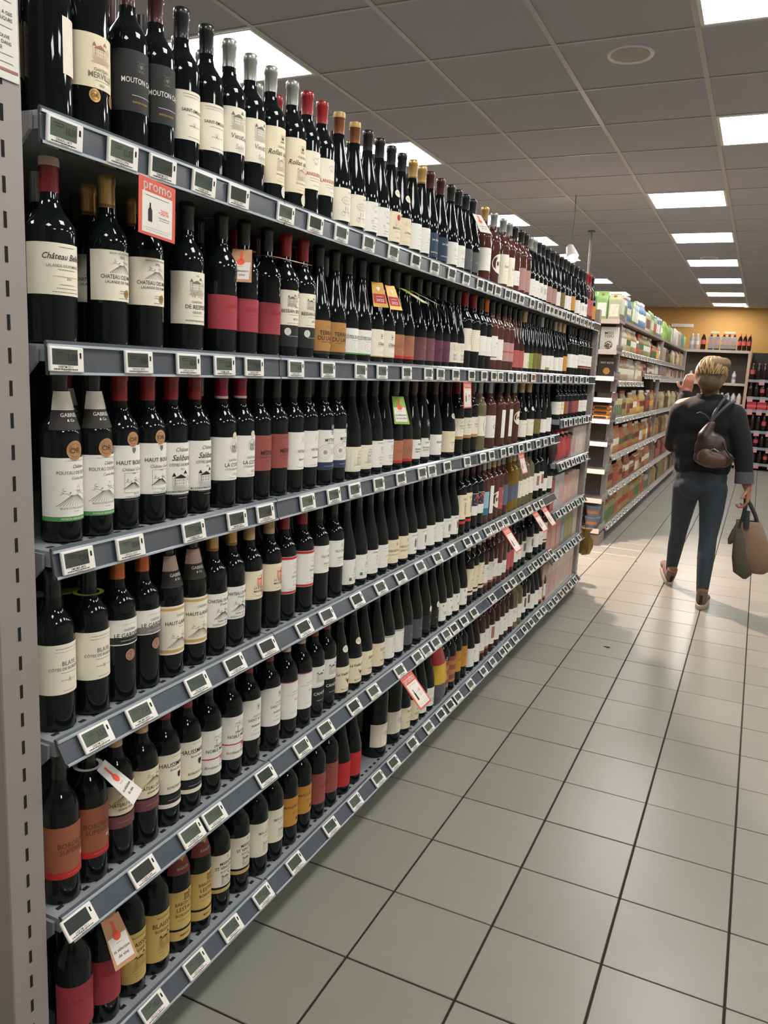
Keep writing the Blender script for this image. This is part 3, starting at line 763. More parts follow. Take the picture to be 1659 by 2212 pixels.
 'redfoot': ('white label above red stripe', 'B', 'dark', 68, 138, 'white', [('k', 'scrib', 118, 40, 'grey'), ('k', 'scrib', 92, 40, 'grey'), ('f', 80, 40, 'pale')], dict(foot=(52, 62, 'coral'))),
 'checks': ('grey label with black squares', 'B', 'dark', 44, 110, 'blush', [('k', 'dots', 88, 34, 'black'), ('k', 'dots', 60, 30, 'black')], {}),
 'pouyau': ('white vineyard label with green foot', 'B', 'dark', 44, 152, 'white', [('f', 147, 44, 'pale'), ('t', 'Château', 137, 6, 'grey', 10, .35), ('t', 'POUYAU DE BOISSET', 126, 6, 'grey', 6), ('t', 'Cuvée Rosée', 116, 5, 'grey', 12, .35), ('k', 'vines', 86, 54, 'grey'), ('t', 'BLAYE CÔTES DE BORDEAUX', 63, 3.4, 'grey', 4), ('f', 57, 12, 'grey'), ('b', 40, 48, 'green'), ('t', 'PATRICIA GEN-BOURGES', 44, 3.4, 'white')], dict(medal=[(2, 165, 16, 'bronze')], collar='GABRIEL')),
 'hautb': ('tall white label, small vineyard picture', 'B', 'dark', 62, 164, 'white', [('k', 'shield', 154, 14, 'grey', 6), ('t', 'HAUT BOURG', 131, 8, 'black', 4), ('t', 'Château Cuvée', 118, 6, 'grey', 6, 0.35), ('t', '2020', 110, 3, 'grey', 6), ('k', 'vines', 92, 34, 'black', 4), ('k', 'frame', 92, 38, 'grey', 4), ('t', 'BLAYE', 70, 3.6, 'grey', 12), ('t', 'CÔTES DE BORDEAUX', 64, 3.6, 'grey', 10), ('f', 59, 40, 'grey')], {'medal': [(4, 176, 13, 'bronze')]}),
 'lalib': ('white label, script, dark castle engraving', 'B', 'dark', 52, 160, 'white', [('t', 'Château', 146, 8, 'grey', 4, .35), ('t', 'Salibard', 129, 12, 'black', 4, .35), ('t', 'CÔTES DE BOURG', 114, 5.4, 'black', 2), ('t', '2021', 105, 4, 'grey', 2), ('k', 'house', 80, 50, 'black', 0), ('t', 'MIS EN BOUTEILLE AU CHATEAU', 57, 4, 'black'), ('f', 50, 52, 'grey'), ('f', 44, 24, 'pale')], {}),
 'lacote': ('white octagonal label, round engraving', 'B', 'dark', 64, 162, 'white', [('k', 'ring', 140, 30, 'pale', 8), ('k', 'house2', 138, 22, 'grey', 8), ('t', 'CHÂTEAU', 110, 5, 'grey', 6), ('t', 'LA COTE', 99, 8.5, 'black', 4), ('t', 'CÔTES DE BOURG', 89, 4, 'grey', 4), ('k', 'scrib', 78, 18, 'pale', 12), ('f', 69, 24, 'grey', )], dict(cut=10, medal=[(8, 166, 7, 'ivory')])),
 'medoc': ('brick red label, dark lettering', 'B', 'dark', 72, 158, 'brick', [('f', 148, 10, 'black'), ('t', 'MÉDOC', 116, 10, 'black', 6), ('f', 105, 48, 'black'), ('f', 96, 10, 'black')], dict(medal=[(36, 86, 6, 'white')])),
 'art': ('square white label, crossed tools', 'B', 'dark', 60, 158, 'white', [('k', 'cross', 138, 22, 'grey', 4), ('t', 'ARTISAN', 108, 7, 'grey', 4), ('t', 'MINERVOIS', 86, 4, 'black', 4), ('f', 66, 40, 'grey')], {}),
 'myth': ('white label, seahorse, dark blue foot', 'B', 'dark', 66, 156, 'white', [('t', 'MYTHES', 128, 9, 'black', 4), ('t', 'LANGUEDOC', 119, 4.6, 'grey', 8), ('k', 'ring', 94, 46, 'pale', -16), ('k', 'swirl', 98, 22, 'black', 12), ('k', 'ring', 150, 15, 'blue', 10)], dict(foot=(44, 66, 'blue'), medal=[(8, 164, 8, 'navy'), (24, 55, 5, 'white')])),
 'chatdes': ('ivory label, thin border and chateau', 'G', 'dark', 24, 98, 'ivory', [('k', 'frame', 60, 64, 'pale'), ('t', 'CHÂTEAU', 84, 5, 'grey', 10), ('t', 'DES ROUX', 76, 5, 'grey', 10), ('k', 'house2', 60, 30, 'pale', 4), ('t', 'COSTIERES DE NIMES', 44, 4, 'grey', 6), ('f', 34, 20, 'grey')], {}),
 'perr': ('white label with dark vine emblem', 'G', 'dark', 22, 106, 'white', [('t', 'LANGUEDOC', 99, 4, 'grey'), ('k', 'tree', 78, 26, 'black', 6), ('t', 'Les Perrieres', 54, 4.4, 'grey', 4), ('t', 'Cabardes', 46, 4.4, 'grey', 4), ('k', 'scrib', 34, 18, 'grey', 6)], {}),
 'essen': ('white label, crest on upper edge', 'G', 'dark', 24, 92, 'white', [('k', 'shield', 88, 18, 'black', 8), ('t', 'ESSENTIEL', 76, 5, 'black', 2), ('t', 'BOURGOGNE', 58, 6.5, 'black', 4), ('t', 'HAUTES CÔTES', 49, 5.4, 'black', 4), ('f', 40, 24, 'grey'), ('f', 30, 36, 'pale')], dict(medal=[(2, 146, 13, 'navy')])),
 'bourg': ('white label with leaf crest', 'G', 'dark', 22, 98, 'white', [('k', 'shield', 94, 20, 'black', 18), ('t', 'BOURGOGNE', 70, 7, 'black', 6), ('t', 'GAMAY', 55, 6, 'black', 14), ('f', 44, 30, 'grey'), ('f', 32, 20, 'grey')], {}),
 'rocher': ('white label, mountain line, tan foot', 'B', 'dark', 78, 150, 'ivory', [('k', 'scrib', 136, 34, 'grey', 4), ('t', 'ROCHER', 120, 7, 'black', 4), ('t', 'CABERNET', 110, 5, 'grey', 4), ('f', 96, 30, 'grey'), ('f', 88, 34, 'pale')], dict(foot=(66, 77, 'kraft'))),
 'sixrose': ('cream label with black swash, pale wine', 'B', 'clear', 64, 150, 'ivory', [('f', 142, 34, 'grey'), ('f', 134, 36, 'grey'), ('k', 'bigsix', 108, 62, 'black', 6), ('t', 'SO', 76, 6, 'black', 6)], {}),
 'cc': ('white label with twin initials, rose wine', 'B', 'rose', 48, 148, 'white', [('k', 'scrib', 132, 40, 'pale'), ('t', 'CC', 98, 16, 'grey', 6), ('f', 70, 34, 'pale'), ('f', 60, 30, 'pale')], {}),
 'strip': ('tall narrow white label on rose wine', 'B', 'rose', 40, 170, None, [], dict(strip=(-6, 30, 'white'))),
 'rosescript': ('large white script on rose wine', 'B', 'rose', 70, 160, None, [], dict(round=('ivory', 125, 34, 'Rosé'))),
 'viola': ('wide ivory label, row of sketches', 'G', 'dark', 22, 108, 'ivory', [('t', 'La Violette', 88, 7, 'grey', 4, .3), ('k', 'animal', 60, 22, 'grey', 8), ('f', 36, 36, 'gold')], dict(neck='white')),
 'blaye': ('plain white label, fine print', 'B', 'dark', 72, 166, 'ivory', [('f', 158, 50, 'grey'), ('f', 152, 54, 'pale'), ('t', 'BLAYE', 130, 8, 'grey', 4), ('t', 'CÔTES DE BORDEAUX', 120, 5.4, 'grey', 2), ('f', 112, 34, 'grey'), ('k', 'cross', 98, 10, 'grey', 4), ('f', 98, 34, 'grey'), ('f', 78, 26, 'grey')], {'eco': 1}),
 'gardere': ('white label above black band', 'B', 'dark', 118, 170, 'white', [('f', 160, 40, 'pale'), ('t', 'CHÂTEAU', 149, 4.6, 'grey', 2), ('t', 'LE GARDERA', 138, 8.5, 'black', 2), ('f', 128, 12, 'grey')], {'foot': (120, 134, 'black'), 'medal': [(2, 96, 11, 'copper')]}),
 'hautlan': ('gold topped label, tinted vineyard drawing', 'B', 'dark', 52, 160, 'ivory', [('b', 150, 156, 'gold'), ('b', 56, 63, 'gold'), ('t', 'CHÂTEAU', 138, 5, 'grey', 6), ('t', 'HAUT-LANDON', 122, 8, 'black', 4), ('f', 112, 14, 'grey'), ('k', 'vines', 86, 52, 'brown', 2)], {'collar': 'GABRIEL'}),
 'chatdu': ('white label, grey estate and rows', 'B', 'dark', 70, 150, 'white', [('f', 144, 12, 'grey'), ('t', 'CHATEAU DU MONT', 133, 8, 'black', 2), ('t', 'Prestige', 124, 6, 'grey', 4, .35), ('k', 'vines', 104, 42, 'black', 2), ('t', 'Vieilles Vignes', 84, 4.4, 'grey', 2, .35), ('t', 'BORDEAUX SUPERIEUR', 76, 3.8, 'grey')], {}),
 'maucail': ('cream label, red swash and chateau', 'B', 'dark', 100, 172, 'cream', [('f', 160, 24, 'grey'), ('k', 'house2', 146, 28, 'coral', 2), ('t', 'Le B par', 130, 7, 'brown', -2, 0.35), ('t', 'MAUCAILLOU', 120, 5, 'black', 2), ('k', 'bigsix', 134, 64, 'red', 24), ('f', 108, 34, 'grey')], {}),
 'suit': ('white label, crimson top and foot', 'B', 'dark', 74, 176, 'white', [('b', 168, 175, 'scarlet'), ('b', 75, 81, 'scarlet'), ('k', 'animal', 150, 22, 'grey', 8), ('t', 'Château', 130, 5, 'grey', 10, 0.35), ('t', 'Suzanne', 120, 6, 'grey', 6, 0.35), ('f', 108, 12, 'grey'), ('t', 'Fronsac', 96, 5, 'grey', 10, 0.35), ('f', 86, 40, 'grey')], {}),
 'vila': ('white label with small gateway emblem', 'B', 'dark', 94, 174, 'white', [('k', 'frame', 158, 9, 'black', 6), ('k', 'cross', 158, 7, 'grey', 6), ('t', 'VILA SAINT', 142, 7.5, 'grey', 4), ('f', 134, 8, 'grey'), ('t', 'FRONSAC', 121, 5, 'grey', 4), ('f', 113, 36, 'grey'), ('f', 106, 24, 'grey')], {}),
 'leaf': ('white label with green organic mark', 'G', 'dark', 22, 100, 'white', [('k', 'fern', 88, 14, 'black', 10), ('t', 'CHÂTEAU', 72, 4, 'black', 12), ('t', 'SAINT BON', 66, 4.4, 'black', 12), ('t', '2021', 58, 4, 'black', 4), ('f', 50, 30, 'pale'), ('t', 'VIOGNIER', 40, 4, 'black', 10), ('f', 34, 34, 'grey'), ('sq', 38, 10, 'green', -16)], {}),
 'treeg': ('white label with grey tree sketch', 'G', 'dark', 22, 100, 'white', [('t', 'LANGUEDOC', 92, 4, 'grey'), ('k', 'tree', 66, 40, 'grey', 6), ('f', 34, 34, 'grey')], {}),
 'eilles': ('cream label with classic lettering', 'G', 'dark', 22, 104, 'cream', [('k', 'ring', 88, 12, 'brown', 6), ('t', 'VIEILLES VIGNES', 66, 7, 'brown', 2), ('t', 'COTEAUX DU RHONE', 52, 4.6, 'grey', 2), ('f', 34, 36, 'gold')], {}),
 'figs': ('white label with two black figures', 'G', 'dark', 22, 100, 'white', [('t', 'SAINT NICOLAS', 90, 4.6, 'grey', 2), ('k', 'figs', 62, 36, 'black', 8), ('t', 'BARLET', 34, 4, 'black', 6)], {}),
 'nani': ('white label with hatched sketch', 'G', 'dark', 22, 100, 'white', [('t', 'NANTES', 86, 5, 'grey', 4), ('k', 'scrib', 74, 18, 'black', 8), ('k', 'dots', 50, 24, 'pale', 10), ('f', 30, 20, 'grey')], dict(neckdrop=1)),
 'haus': ('cream label with fern branch, red foot', 'B', 'dark', 70, 172, 'cream', [('t', 'HAUSS', 156, 9, 'brown', 2), ('k', 'fern', 112, 62, 'black', 10)], dict(foot=(50, 62, 'scarlet'), arch=10)),
 'grapes': ('label filled with red and blue dots', 'B', 'dark', 62, 160, 'white', [('b', 104, 158, 'navy'), ('kd', 'dots', 131, 52, 'coral'), ('f', 90, 20, 'grey'), ('f', 76, 28, 'grey')], {}),
 'bluestrip': ('pale blue label on rose wine', 'B', 'rose', 42, 150, 'sky', [('t', 'D', 66, 12, 'blue', 10), ('b', 42, 74, 'teal2')], {}),
 'roseorange': ('coral label on rose wine, white emblem', 'B', 'rose', 40, 146, 'coral', [('k', 'ring', 122, 22, 'white', 10), ('f', 64, 30, 'white')], {}),
 'slate': ('slate blue label on rose wine', 'B', 'rose', 48, 150, 'slate', [('f', 100, 30, 'white')], {}),
 'sauter': ('clear bottle of golden sweet wine', 'B', 'amber', 54, 134, 'slate', [('f', 100, 30, 'pale')], dict(rot=-62)),
 'clearc': ('ivory label on pale white wine', 'B', 'clear', 50, 140, 'ivory', [('k', 'scrib', 122, 36, 'grey'), ('f', 100, 30, 'grey'), ('f', 66, 34, 'grey')], {}),
 'clearw': ('white label on pale golden wine', 'B', 'clear', 40, 120, 'white', [('k', 'scrib', 96, 36, 'grey'), ('f', 60, 34, 'grey')], {}),
 'redsq': ('white label with brick red square', 'B', 'dark', 48, 146, 'white', [('k', 'square', 104, 54, 'rust', 4), ('t', 'ROMA', 112, 8, 'red', 4), ('f', 60, 40, 'grey')], {}),
 'bordsup': ('rust orange label, bold dark lettering', 'B', 'dark', 58, 160, 'rust', [('t', 'BORDEAUX', 122, 10, 'brown', 4), ('t', 'SUPERIEUR', 109, 10, 'brown', 4), ('t', 'BIO', 92, 7, 'white', 24), ('b', 54, 68, 'scarlet'), ('f', 62, 34, 'pale'), ('sq', 82, 9, 'lime', 34)], {}),
 'chatde': ('cream label, estate drawing, brown lower band', 'B', 'dark', 108, 172, 'cream', [('k', 'vines', 152, 44, 'brown', 4), ('t', 'CHÂTEAU DE LAUR', 130, 8, 'black', 2), ('t', 'Grande Reserve', 120, 5, 'brown', 6, 0.35)], {'foot': (78, 104, 'mauve')}),
 'hauss': ('white arched label with black shield', 'B', 'dark', 80, 170, 'ivory', [('f', 166, 26, 'grey'), ('t', 'HAUSSMANN', 148, 10, 'black', 2), ('t', 'Baron Eugene', 136, 5, 'grey', 6, 0.3), ('k', 'shield', 118, 20, 'black', 14), ('t', 'BORDEAUX', 94, 6, 'grey', 2)], {'arch': 10, 'foot': (52, 76, 'black'), 'foot2': (46, 56, 'ivory')}),
 'noble': ('white label, oak leaf, thin red line', 'B', 'dark', 54, 166, 'white', [('k', 'tree', 138, 34, 'grey', -6), ('k', 'tree', 138, 34, 'grey', 14), ('t', 'CHÂTEAU', 124, 6, 'black', 4), ('t', 'NOBLE MESNIL', 114, 8, 'black', 2), ('t', '2021', 104, 4, 'grey', 6), ('b', 92, 95, 'scarlet'), ('k', 'crest', 88, 22, 'red', 12), ('t', 'Bordeaux Supérieur', 72, 7, 'grey', 2, 0.35)], {}),
 'arch': ('white arch topped label, grey crest', 'B', 'dark', 72, 174, 'white', [('k', 'crest', 160, 20, 'grey', 8), ('t', 'CHÂTEAU', 136, 5, 'grey', 6), ('t', 'SAINT ROCH', 126, 7, 'grey', 4), ('t', 'BORDEAUX', 110, 5, 'black', 4), ('f', 98, 26, 'grey'), ('f', 86, 38, 'black')], {'arch': 22, 'medal': [(14, 60, 10, 'bronze2')]}),
 'gar': ('white label with orange upper edge', 'B', 'dark', 58, 166, 'white', [('b', 164, 167, 'coral'), ('t', 'Saint-Emilion', 136, 4.4, 'grey', 10, 0.3), ('f', 128, 60, 'grey'), ('t', 'Garrigue', 112, 6, 'grey', 16, 0.3), ('f', 74, 30, 'grey')], {}),
 'cahors': ('white picture above black panel', 'B', 'dark', 96, 160, 'white', [('k', 'house2', 130, 42, 'grey', 2), ('f', 100, 40, 'black')], dict(foot=(40, 95, 'black'), ftext=('CAHORS', 76, 9))),
 'vieille': ('cream label with rooster sketch', 'G', 'dark', 24, 108, 'cream', [('f', 100, 30, 'gold'), ('t', 'La Vieille Ferme', 84, 9, 'black', 2), ('k', 'rooster', 58, 34, 'brown', 8), ('t', 'Mis en bouteille', 34, 5, 'brown', 2, .2)], dict(neck='ivory')),
 'sain': ('cream label with light grey script', 'G', 'dark', 24, 106, 'cream', [('t', 'Saint', 84, 11, 'grey', 4, .35), ('k', 'dots', 62, 20, 'pale', 10), ('t', 'CHINON', 44, 5, 'brown', 4), ('f', 34, 30, 'pale')], {}),
 'cots': ('white label, pale round engraving', 'G', 'dark', 24, 108, 'white', [('b', 103, 105, 'black'), ('t', 'CÔTES', 92, 6, 'grey', 8), ('k', 'ring', 72, 34, 'pale', 10), ('t', 'Beaumont', 44, 5, 'grey', 10, .3)], {}),
 'disc': ('round white sticker over orange dot', 'G', 'dark', 30, 90, 'black', [('f', 60, 26, 'white'), ('f', 50, 20, 'grey'), ('sq', 92, 8, 'coral', 6)], dict(medal=[(4, 112, 11, 'white')])),
 'ven': ('white label with large plain lettering', 'G', 'dark', 22, 98, 'white', [('sq', 86, 6, 'grey', -10), ('t', 'VENT', 54, 11, 'grey', 10), ('f', 34, 24, 'grey')], {}),
 'goldc': ('golden cream label, heraldic drawing', 'B', 'dark', 66, 168, 'cream', [('b', 60, 66, 'black'), ('k', 'crest', 146, 26, 'gold', 6), ('t', 'Cuvée', 116, 8, 'brown', 4, .35), ('f', 98, 44, 'brown'), ('f', 88, 40, 'grey'), ('f', 78, 44, 'brown')], dict(foot=(46, 58, 'cream'))),
 'roseof': ('white label with orange foot, rose wine', 'B', 'dpink', 46, 142, 'white', [('k', 'crest', 122, 24, 'grey', 4), ('f', 98, 40, 'grey'), ('f', 86, 36, 'coral'), ('b', 40, 52, 'rust')], {}),
 'rosestar': ('coral label with dark star, rose wine', 'B', 'dpink', 40, 132, 'coral', [('k', 'cross', 96, 26, 'rust', 4), ('f', 56, 30, 'white')], {}),
 'darksq': ('white framed label with dark picture', 'B', 'dark', 46, 136, 'white', [('k', 'square', 102, 44, 'grey', 4), ('f', 60, 34, 'grey')], {}),
 'redlab': ('plain crimson label', 'B', 'dark', 46, 146, 'redl', [('t', 'BORDEAUX', 112, 8, 'red', 4), ('f', 100, 36, 'red')], dict(medal=[(38, 62, 6, 'white')])),
 'blaiss': ('yellow label, old town engraving', 'B', 'dark', 32, 152, 'yellow', [('t', 'VIN DE BORDEAUX', 141, 3.6, 'brown', 2), ('t', 'BLAISSAC', 123, 11, 'brown', 2), ('t', 'BORDEAUX', 108, 7, 'brown', 2), ('k', 'house', 83, 40, 'brown', 4), ('f', 61, 44, 'brown'), ('f', 54, 40, 'brown'), ('f', 45, 30, 'brown')], {}),
 'baron': ('yellow label above small yellow label', 'B', 'dark', 62, 158, 'yellow', [('k', 'house2', 144, 24, 'brown', 8), ('t', 'BARON DE', 126, 8, 'brown', 2), ('t', 'LESTAC', 112, 10, 'brown', 2), ('t', 'BORDEAUX', 97, 7, 'brown', 2), ('f', 84, 44, 'brown')], {'foot': (32, 56, 'yellow'), 'ftext': ('MERLOT', 44, 5), 'collar': 'BARON'}),
 'miss': ('white label, ship drawing, gold band', 'B', 'dark', 72, 160, 'ivory', [('k', 'cross', 150, 12, 'black', 8), ('t', 'MISSION', 135, 8, 'black', 4), ('t', 'ST VINCENT', 123, 8, 'black', 2), ('t', 'BORDEAUX', 112, 5, 'grey', 4), ('k', 'house2', 92, 36, 'grey', 4)], dict(foot=(56, 66, 'gold'))),
 'maull': ('white label, faint grey engraving', 'B', 'dark', 58, 156, 'ivory', [('k', 'ring', 142, 14, 'pale', 14), ('t', 'MAULLIAC', 126, 8, 'grey', 2), ('t', 'BORDEAUX', 115, 4.6, 'pale', 8), ('k', 'house', 86, 36, 'pale', 6)], {}),
 'marquis': ('bright orange label, dark lettering', 'B', 'dark', 62, 150, 'orange', [('f', 138, 8, 'brown'), ('t', 'MARQUIS DE PIN', 122, 8, 'brown', 2), ('k', 'scrib', 102, 30, 'brown', 2), ('sq', 80, 9, 'blue', 8)], {}),
 'redsq2': ('dull scarlet label', 'B', 'dark', 50, 150, 'brick', [('t', 'MERLOT', 108, 9, 'red', 4), ('f', 96, 30, 'red')], {}),
 'redg2': ('bright scarlet label', 'G', 'dark', 30, 112, 'scarlet', [('t', 'COTES', 78, 8, 'red', 4), ('t', 'DU RHONE', 66, 8, 'red', 4)], {}),
 'cellier': ('magnum with white label, red script', 'M', 'dark', 42, 128, 'ivory', [('k', 'frame', 84, 74, 'grey', 0), ('k', 'square', 116, 8, 'black', 22), ('t', 'Cellier', 92, 12, 'red', 0, .1), ('t', 'COTES', 78, 6, 'brown', 6), ('k', 'animal', 58, 14, 'pale', 16)], dict(rot=8)),
 'plessis': ('cream label with script and capitals', 'G', 'dark', 24, 108, 'cream', [('t', 'Plessis', 92, 9, 'brown', 2, .2), ('f', 78, 24, 'grey'), ('t', 'Reserve', 66, 5, 'black', 4), ('t', 'KRITER', 48, 8, 'grey', 2), ('f', 36, 30, 'grey')], {}),
 'stripes': ('red and gold striped label', 'B', 'dark', 40, 158, 'brick', [('b', 118, 138, 'kraft'), ('b', 74, 96, 'kraft'), ('b', 40, 52, 'kraft')], {}),
 'ruby': ('amber orange label with sun', 'B', 'dark', 58, 156, 'orange', [('k', 'swirl', 136, 26, 'brown', 10), ('t', 'RATIOS', 114, 9, 'brown', 4)], {}),
 'bws': ('white label with black line sketch', 'G', 'dark', 22, 112, 'white', [('sq', 92, 11, 'black', 12), ('k', 'animal', 58, 40, 'black', 6), ('f', 32, 30, 'grey')], {}),
 'pinksq': ('white framed label with rust picture, rose wine', 'B', 'dpink', 40, 140, 'white', [('k', 'square', 100, 60, 'rust', 4), ('f', 54, 34, 'grey')], {}),
 'rosebw': ('white sketch label on rose wine', 'B', 'dpink', 36, 134, 'white', [('sq', 116, 11, 'black', 12), ('k', 'animal', 80, 44, 'grey', 6), ('f', 48, 34, 'grey')], {}),
 'brownsq': ('white framed label with brown picture', 'B', 'dark', 46, 140, 'white', [('k', 'square', 104, 52, 'brown', 4), ('f', 60, 34, 'grey')], {}),
 'ofoot': ('white label with orange foot', 'G', 'dark', 24, 110, 'white', [('sq', 92, 10, 'black', 8), ('k', 'scrib', 66, 30, 'grey', 4), ('b', 20, 32, 'rust')], {}),
}
LAB['teal2'] = mat('label_teal', '2f6f8a', .6)
MEDM = {'gold': mat('medal_gold', 'b8935a', .35, .6), 'bronze': mat('medal_bronze', 'b88c64', .45, .35), 'copper': mat('medal_copper', 'b9897a', .4, .4), 'bronze2': mat('medal_dark_bronze', '6b5c3f', .4, .5), 'ivory': LAB['ivory'], 'white': LAB['white'], 'navy': LAB['navy']}
HALF = math.radians(98)

def patch(r, z0, z1, a0, a1, arch=0.0, cut=0.0, n=22):
    mb = MB()
    vs, fs = [], []
    for i in range(n + 1):
        t = i / n
        th = a0 + (a1 - a0) * t
        u = abs(2 * t - 1)
        top, bot = z1, z0
        if arch:
            top = z1 - arch * u ** 4 + arch * .3
        if cut:
            e = max(0, (u - .86) / .14)
            top, bot = z1 - cut * e, z0 + cut * e
        c, s = math.cos(th), math.sin(th)
        vs += [(r * c, r * s, bot), (r * c, r * s, top)]
    fs = [(2 * i, 2 * i + 2, 2 * i + 3, 2 * i + 1) for i in range(n)]
    return mb.add(vs, fs)

DM = {}
def design_meshes(k):
    """Meshes of a label design: list of (part name, mesh, [(sub-part name, mesh)])."""
    if k in DM:
        return DM[k]
    desc, shape, glass, z0, z1, paper, els, opt = DES[k]
    r = RAD[shape]
    out = []
    F = Flat()
    bands = []
    halfmm = math.radians(76) * r * 1000
    for e in els:
        x = e[5] if len(e) > 5 else 0
        if e[0] == 't':
            F.text(e[1], x, e[2], e[3], e[4], 2 * halfmm * .84, e[6] if len(e) > 6 else 0, .92)
        elif e[0] == 'f':
            F.fine(4, e[1], e[2], e[3], .9)
        elif e[0] in ('k', 'kd'):
            F.sketch(e[1], x, e[2], e[3], e[4])
        elif e[0] == 'd':
            F.disc(e[4] if len(e) > 4 else 0, e[1], e[2], e[3])
        elif e[0] == 'sq':
            F.rect(e[4] - e[2] / 2, e[4] + e[2] / 2, e[1] - e[2] / 2, e[1] + e[2] / 2, e[3])
        elif e[0] == 'b':
            bands.append((e[1], e[2], e[3]))
    if paper:
        subs = [('label_band', patch(r + .0006, a / 1000, b / 1000, -HALF, HALF).mesh('label_band', LAB[c])) for a, b, c in bands]
        subs += wrap(F, r + .0009, INK, 'lettering', None)
        out.append(('label', patch(r + .0004, z0 / 1000, z1 / 1000, -HALF, HALF, opt.get('arch', 0) / 1000, opt.get('cut', 0) / 1000).mesh('label', LAB[paper], 60), subs))
    if 'strip' in opt:
        a, w, c = opt['strip']
        out.append(('label', patch(r + .0004, z0 / 1000, z1 / 1000, (a - w / 2) / 1000 / r, (a + w / 2) / 1000 / r, n=8).mesh('label', LAB[c], 60), []))
    if 'round' in opt:
        c, zc, rr, word = opt['round']
        G = Flat()
        G.d = {}
        V, Fc = [(0, zc)], []
        for ring_r in (rr * .5, rr):
            for i in range(28):
                V.append((ring_r * math.cos(2 * math.pi * i / 28), zc + ring_r * math.sin(2 * math.pi * i / 28)))
        for i in range(28):
            j = (i + 1) % 28
            Fc += [(0, 1 + i, 1 + j), (1 + i, 29 + i, 29 + j), (1 + i, 29 + j, 1 + j)]
        me = bpy.data.meshes.new('label')
        me.from_pydata([((r + .0005) * math.cos(x / 1000 / r), (r + .0005) * math.sin(x / 1000 / r), z / 1000) for x, z in V], [], Fc)
        me.materials.append(LAB[c])
        T = Flat()
        T.text(word, 0, zc + 4, 9, 'grey', rr * 1.3)
        T.fine(0, zc - 12, rr, 'grey')
        out.append(('label', me, wrap(T, r + .0009, INK, 'lettering', None)))
    for key in ('foot', 'foot2'):
        if key in opt:
            a, b, c = opt[key]
            subs = []
            if key == 'foot' and 'ftext' in opt:
                T = Flat()
                T.text(opt['ftext'][0], 2, opt['ftext'][1], opt['ftext'][2], 'white' if c == 'black' else 'brown')
                T.fine(2, a + 14, 30, 'white' if c == 'black' else 'brown')
                subs = wrap(T, r + .0009, INK, 'lettering', None)
            elif key == 'foot' and b - a > 8:
                T = Flat()
                T.fine(2, (a + b) / 2, 40, {'black': 'white', 'blue': 'white', 'white': 'grey', 'cream': 'brown'}.get(c, 'pale'))
                subs = wrap(T, r + .0009, INK, 'lettering', None)
            out.append(('foot_label', patch(r + (.0004 if key == 'foot' else .0008), a / 1000, b / 1000, -HALF, HALF).mesh('foot_label', LAB[c], 60), subs))
    for (x, z, rr, c) in opt.get('medal', []):
        V, Fc = [(x, z)], []
        for i in range(20):
            V.append((x + rr * math.cos(2 * math.pi * i / 20), z + rr * 1.08 * math.sin(2 * math.pi * i / 20)))
        Fc = [(0, 1 + i, 1 + (i + 1) % 20) for i in range(20)]
        mb = []
        prof_r = lambda zz: r if zz < PROF[shape][3][1] * 1000 else max(.5 * r, r - (zz - PROF[shape][3][1] * 1000) * (.00022 if shape == 'B' else .00016))
        me = bpy.data.meshes.new('medal')
        me.from_pydata([((prof_r(zz) + .0014) * math.cos(xx / 1000 / r), (prof_r(zz) + .0014) * math.sin(xx / 1000 / r), zz / 1000) for xx, zz in V], [], Fc)
        me.materials.append(MEDM[c])
        T = Flat()
        T.ring(x, z, rr * .72, .5, 'brown' if c in ('gold', 'bronze', 'copper', 'bronze2') else ('white' if c == 'navy' else 'grey'), 16)
        T.text({'gold': 'OR', 'bronze': 'OR', 'white': 'S', 'navy': '20'}.get(c, '1'), x, z, rr * .6, 'brown' if c in ('gold', 'bronze', 'copper', 'bronze2') else ('white' if c == 'navy' else 'grey'))
        subs = []
        for ink, (VV, FF) in T.d.items():
            m2 = bpy.data.meshes.new('lettering')
            m2.from_pydata([((prof_r(zz) + .0019) * math.cos(xx / 1000 / r), (prof_r(zz) + .0019) * math.sin(xx / 1000 / r), zz / 1000) for xx, zz in VV], [], FF)
            m2.materials.append(INK[ink])
            subs.append(('lettering', m2))
        out.append(('medal', me, subs))
    if 'neck' in opt:
        rr = .0305
        V = [(0, 163)] + [(13 * math.cos(i / 16 * 6.283), 163 + 11 * math.sin(i / 16 * 6.283)) for i in range(16)]
        me = bpy.data.meshes.new('neck_label')
        fr = lambda z: .0335 - (z - 152) * .000231 + .0012
        me.from_pydata([(fr(z) * math.cos(x / 1000 / .03), fr(z) * math.sin(x / 1000 / .03), z / 1000) for x, z in V], [], [(0, 1 + i, 1 + (i + 1) % 16) for i in range(16)])
        me.materials.append(LAB[opt['neck']])
        T = Flat()
        T.fine(0, 166, 12, 'brown', .8)
        T.fine(0, 162, 14, 'brown', .8)
        T.d = {k2: ([p for p in v[0]], v[1]) for k2, v in T.d.items()}
        subs = []
        for ink, (VV, FF) in T.d.items():
            m2 = bpy.data.meshes.new('lettering')
            m2.from_pydata([((fr(z) + .0005) * math.cos(x / 1000 / .03), (fr(z) + .0005) * math.sin(x / 1000 / .03), z / 1000) for x, z in VV], [], FF)
            m2.materials.append(INK[ink])
            subs.append(('lettering', m2))
        out.append(('neck_label', me, subs))
    if opt.get('eco'):
        out.append(('eco_mark', patch(r + .0008, .066, .086, 1.12, 1.30, n=4).mesh('eco_mark', LAB['green']), []))
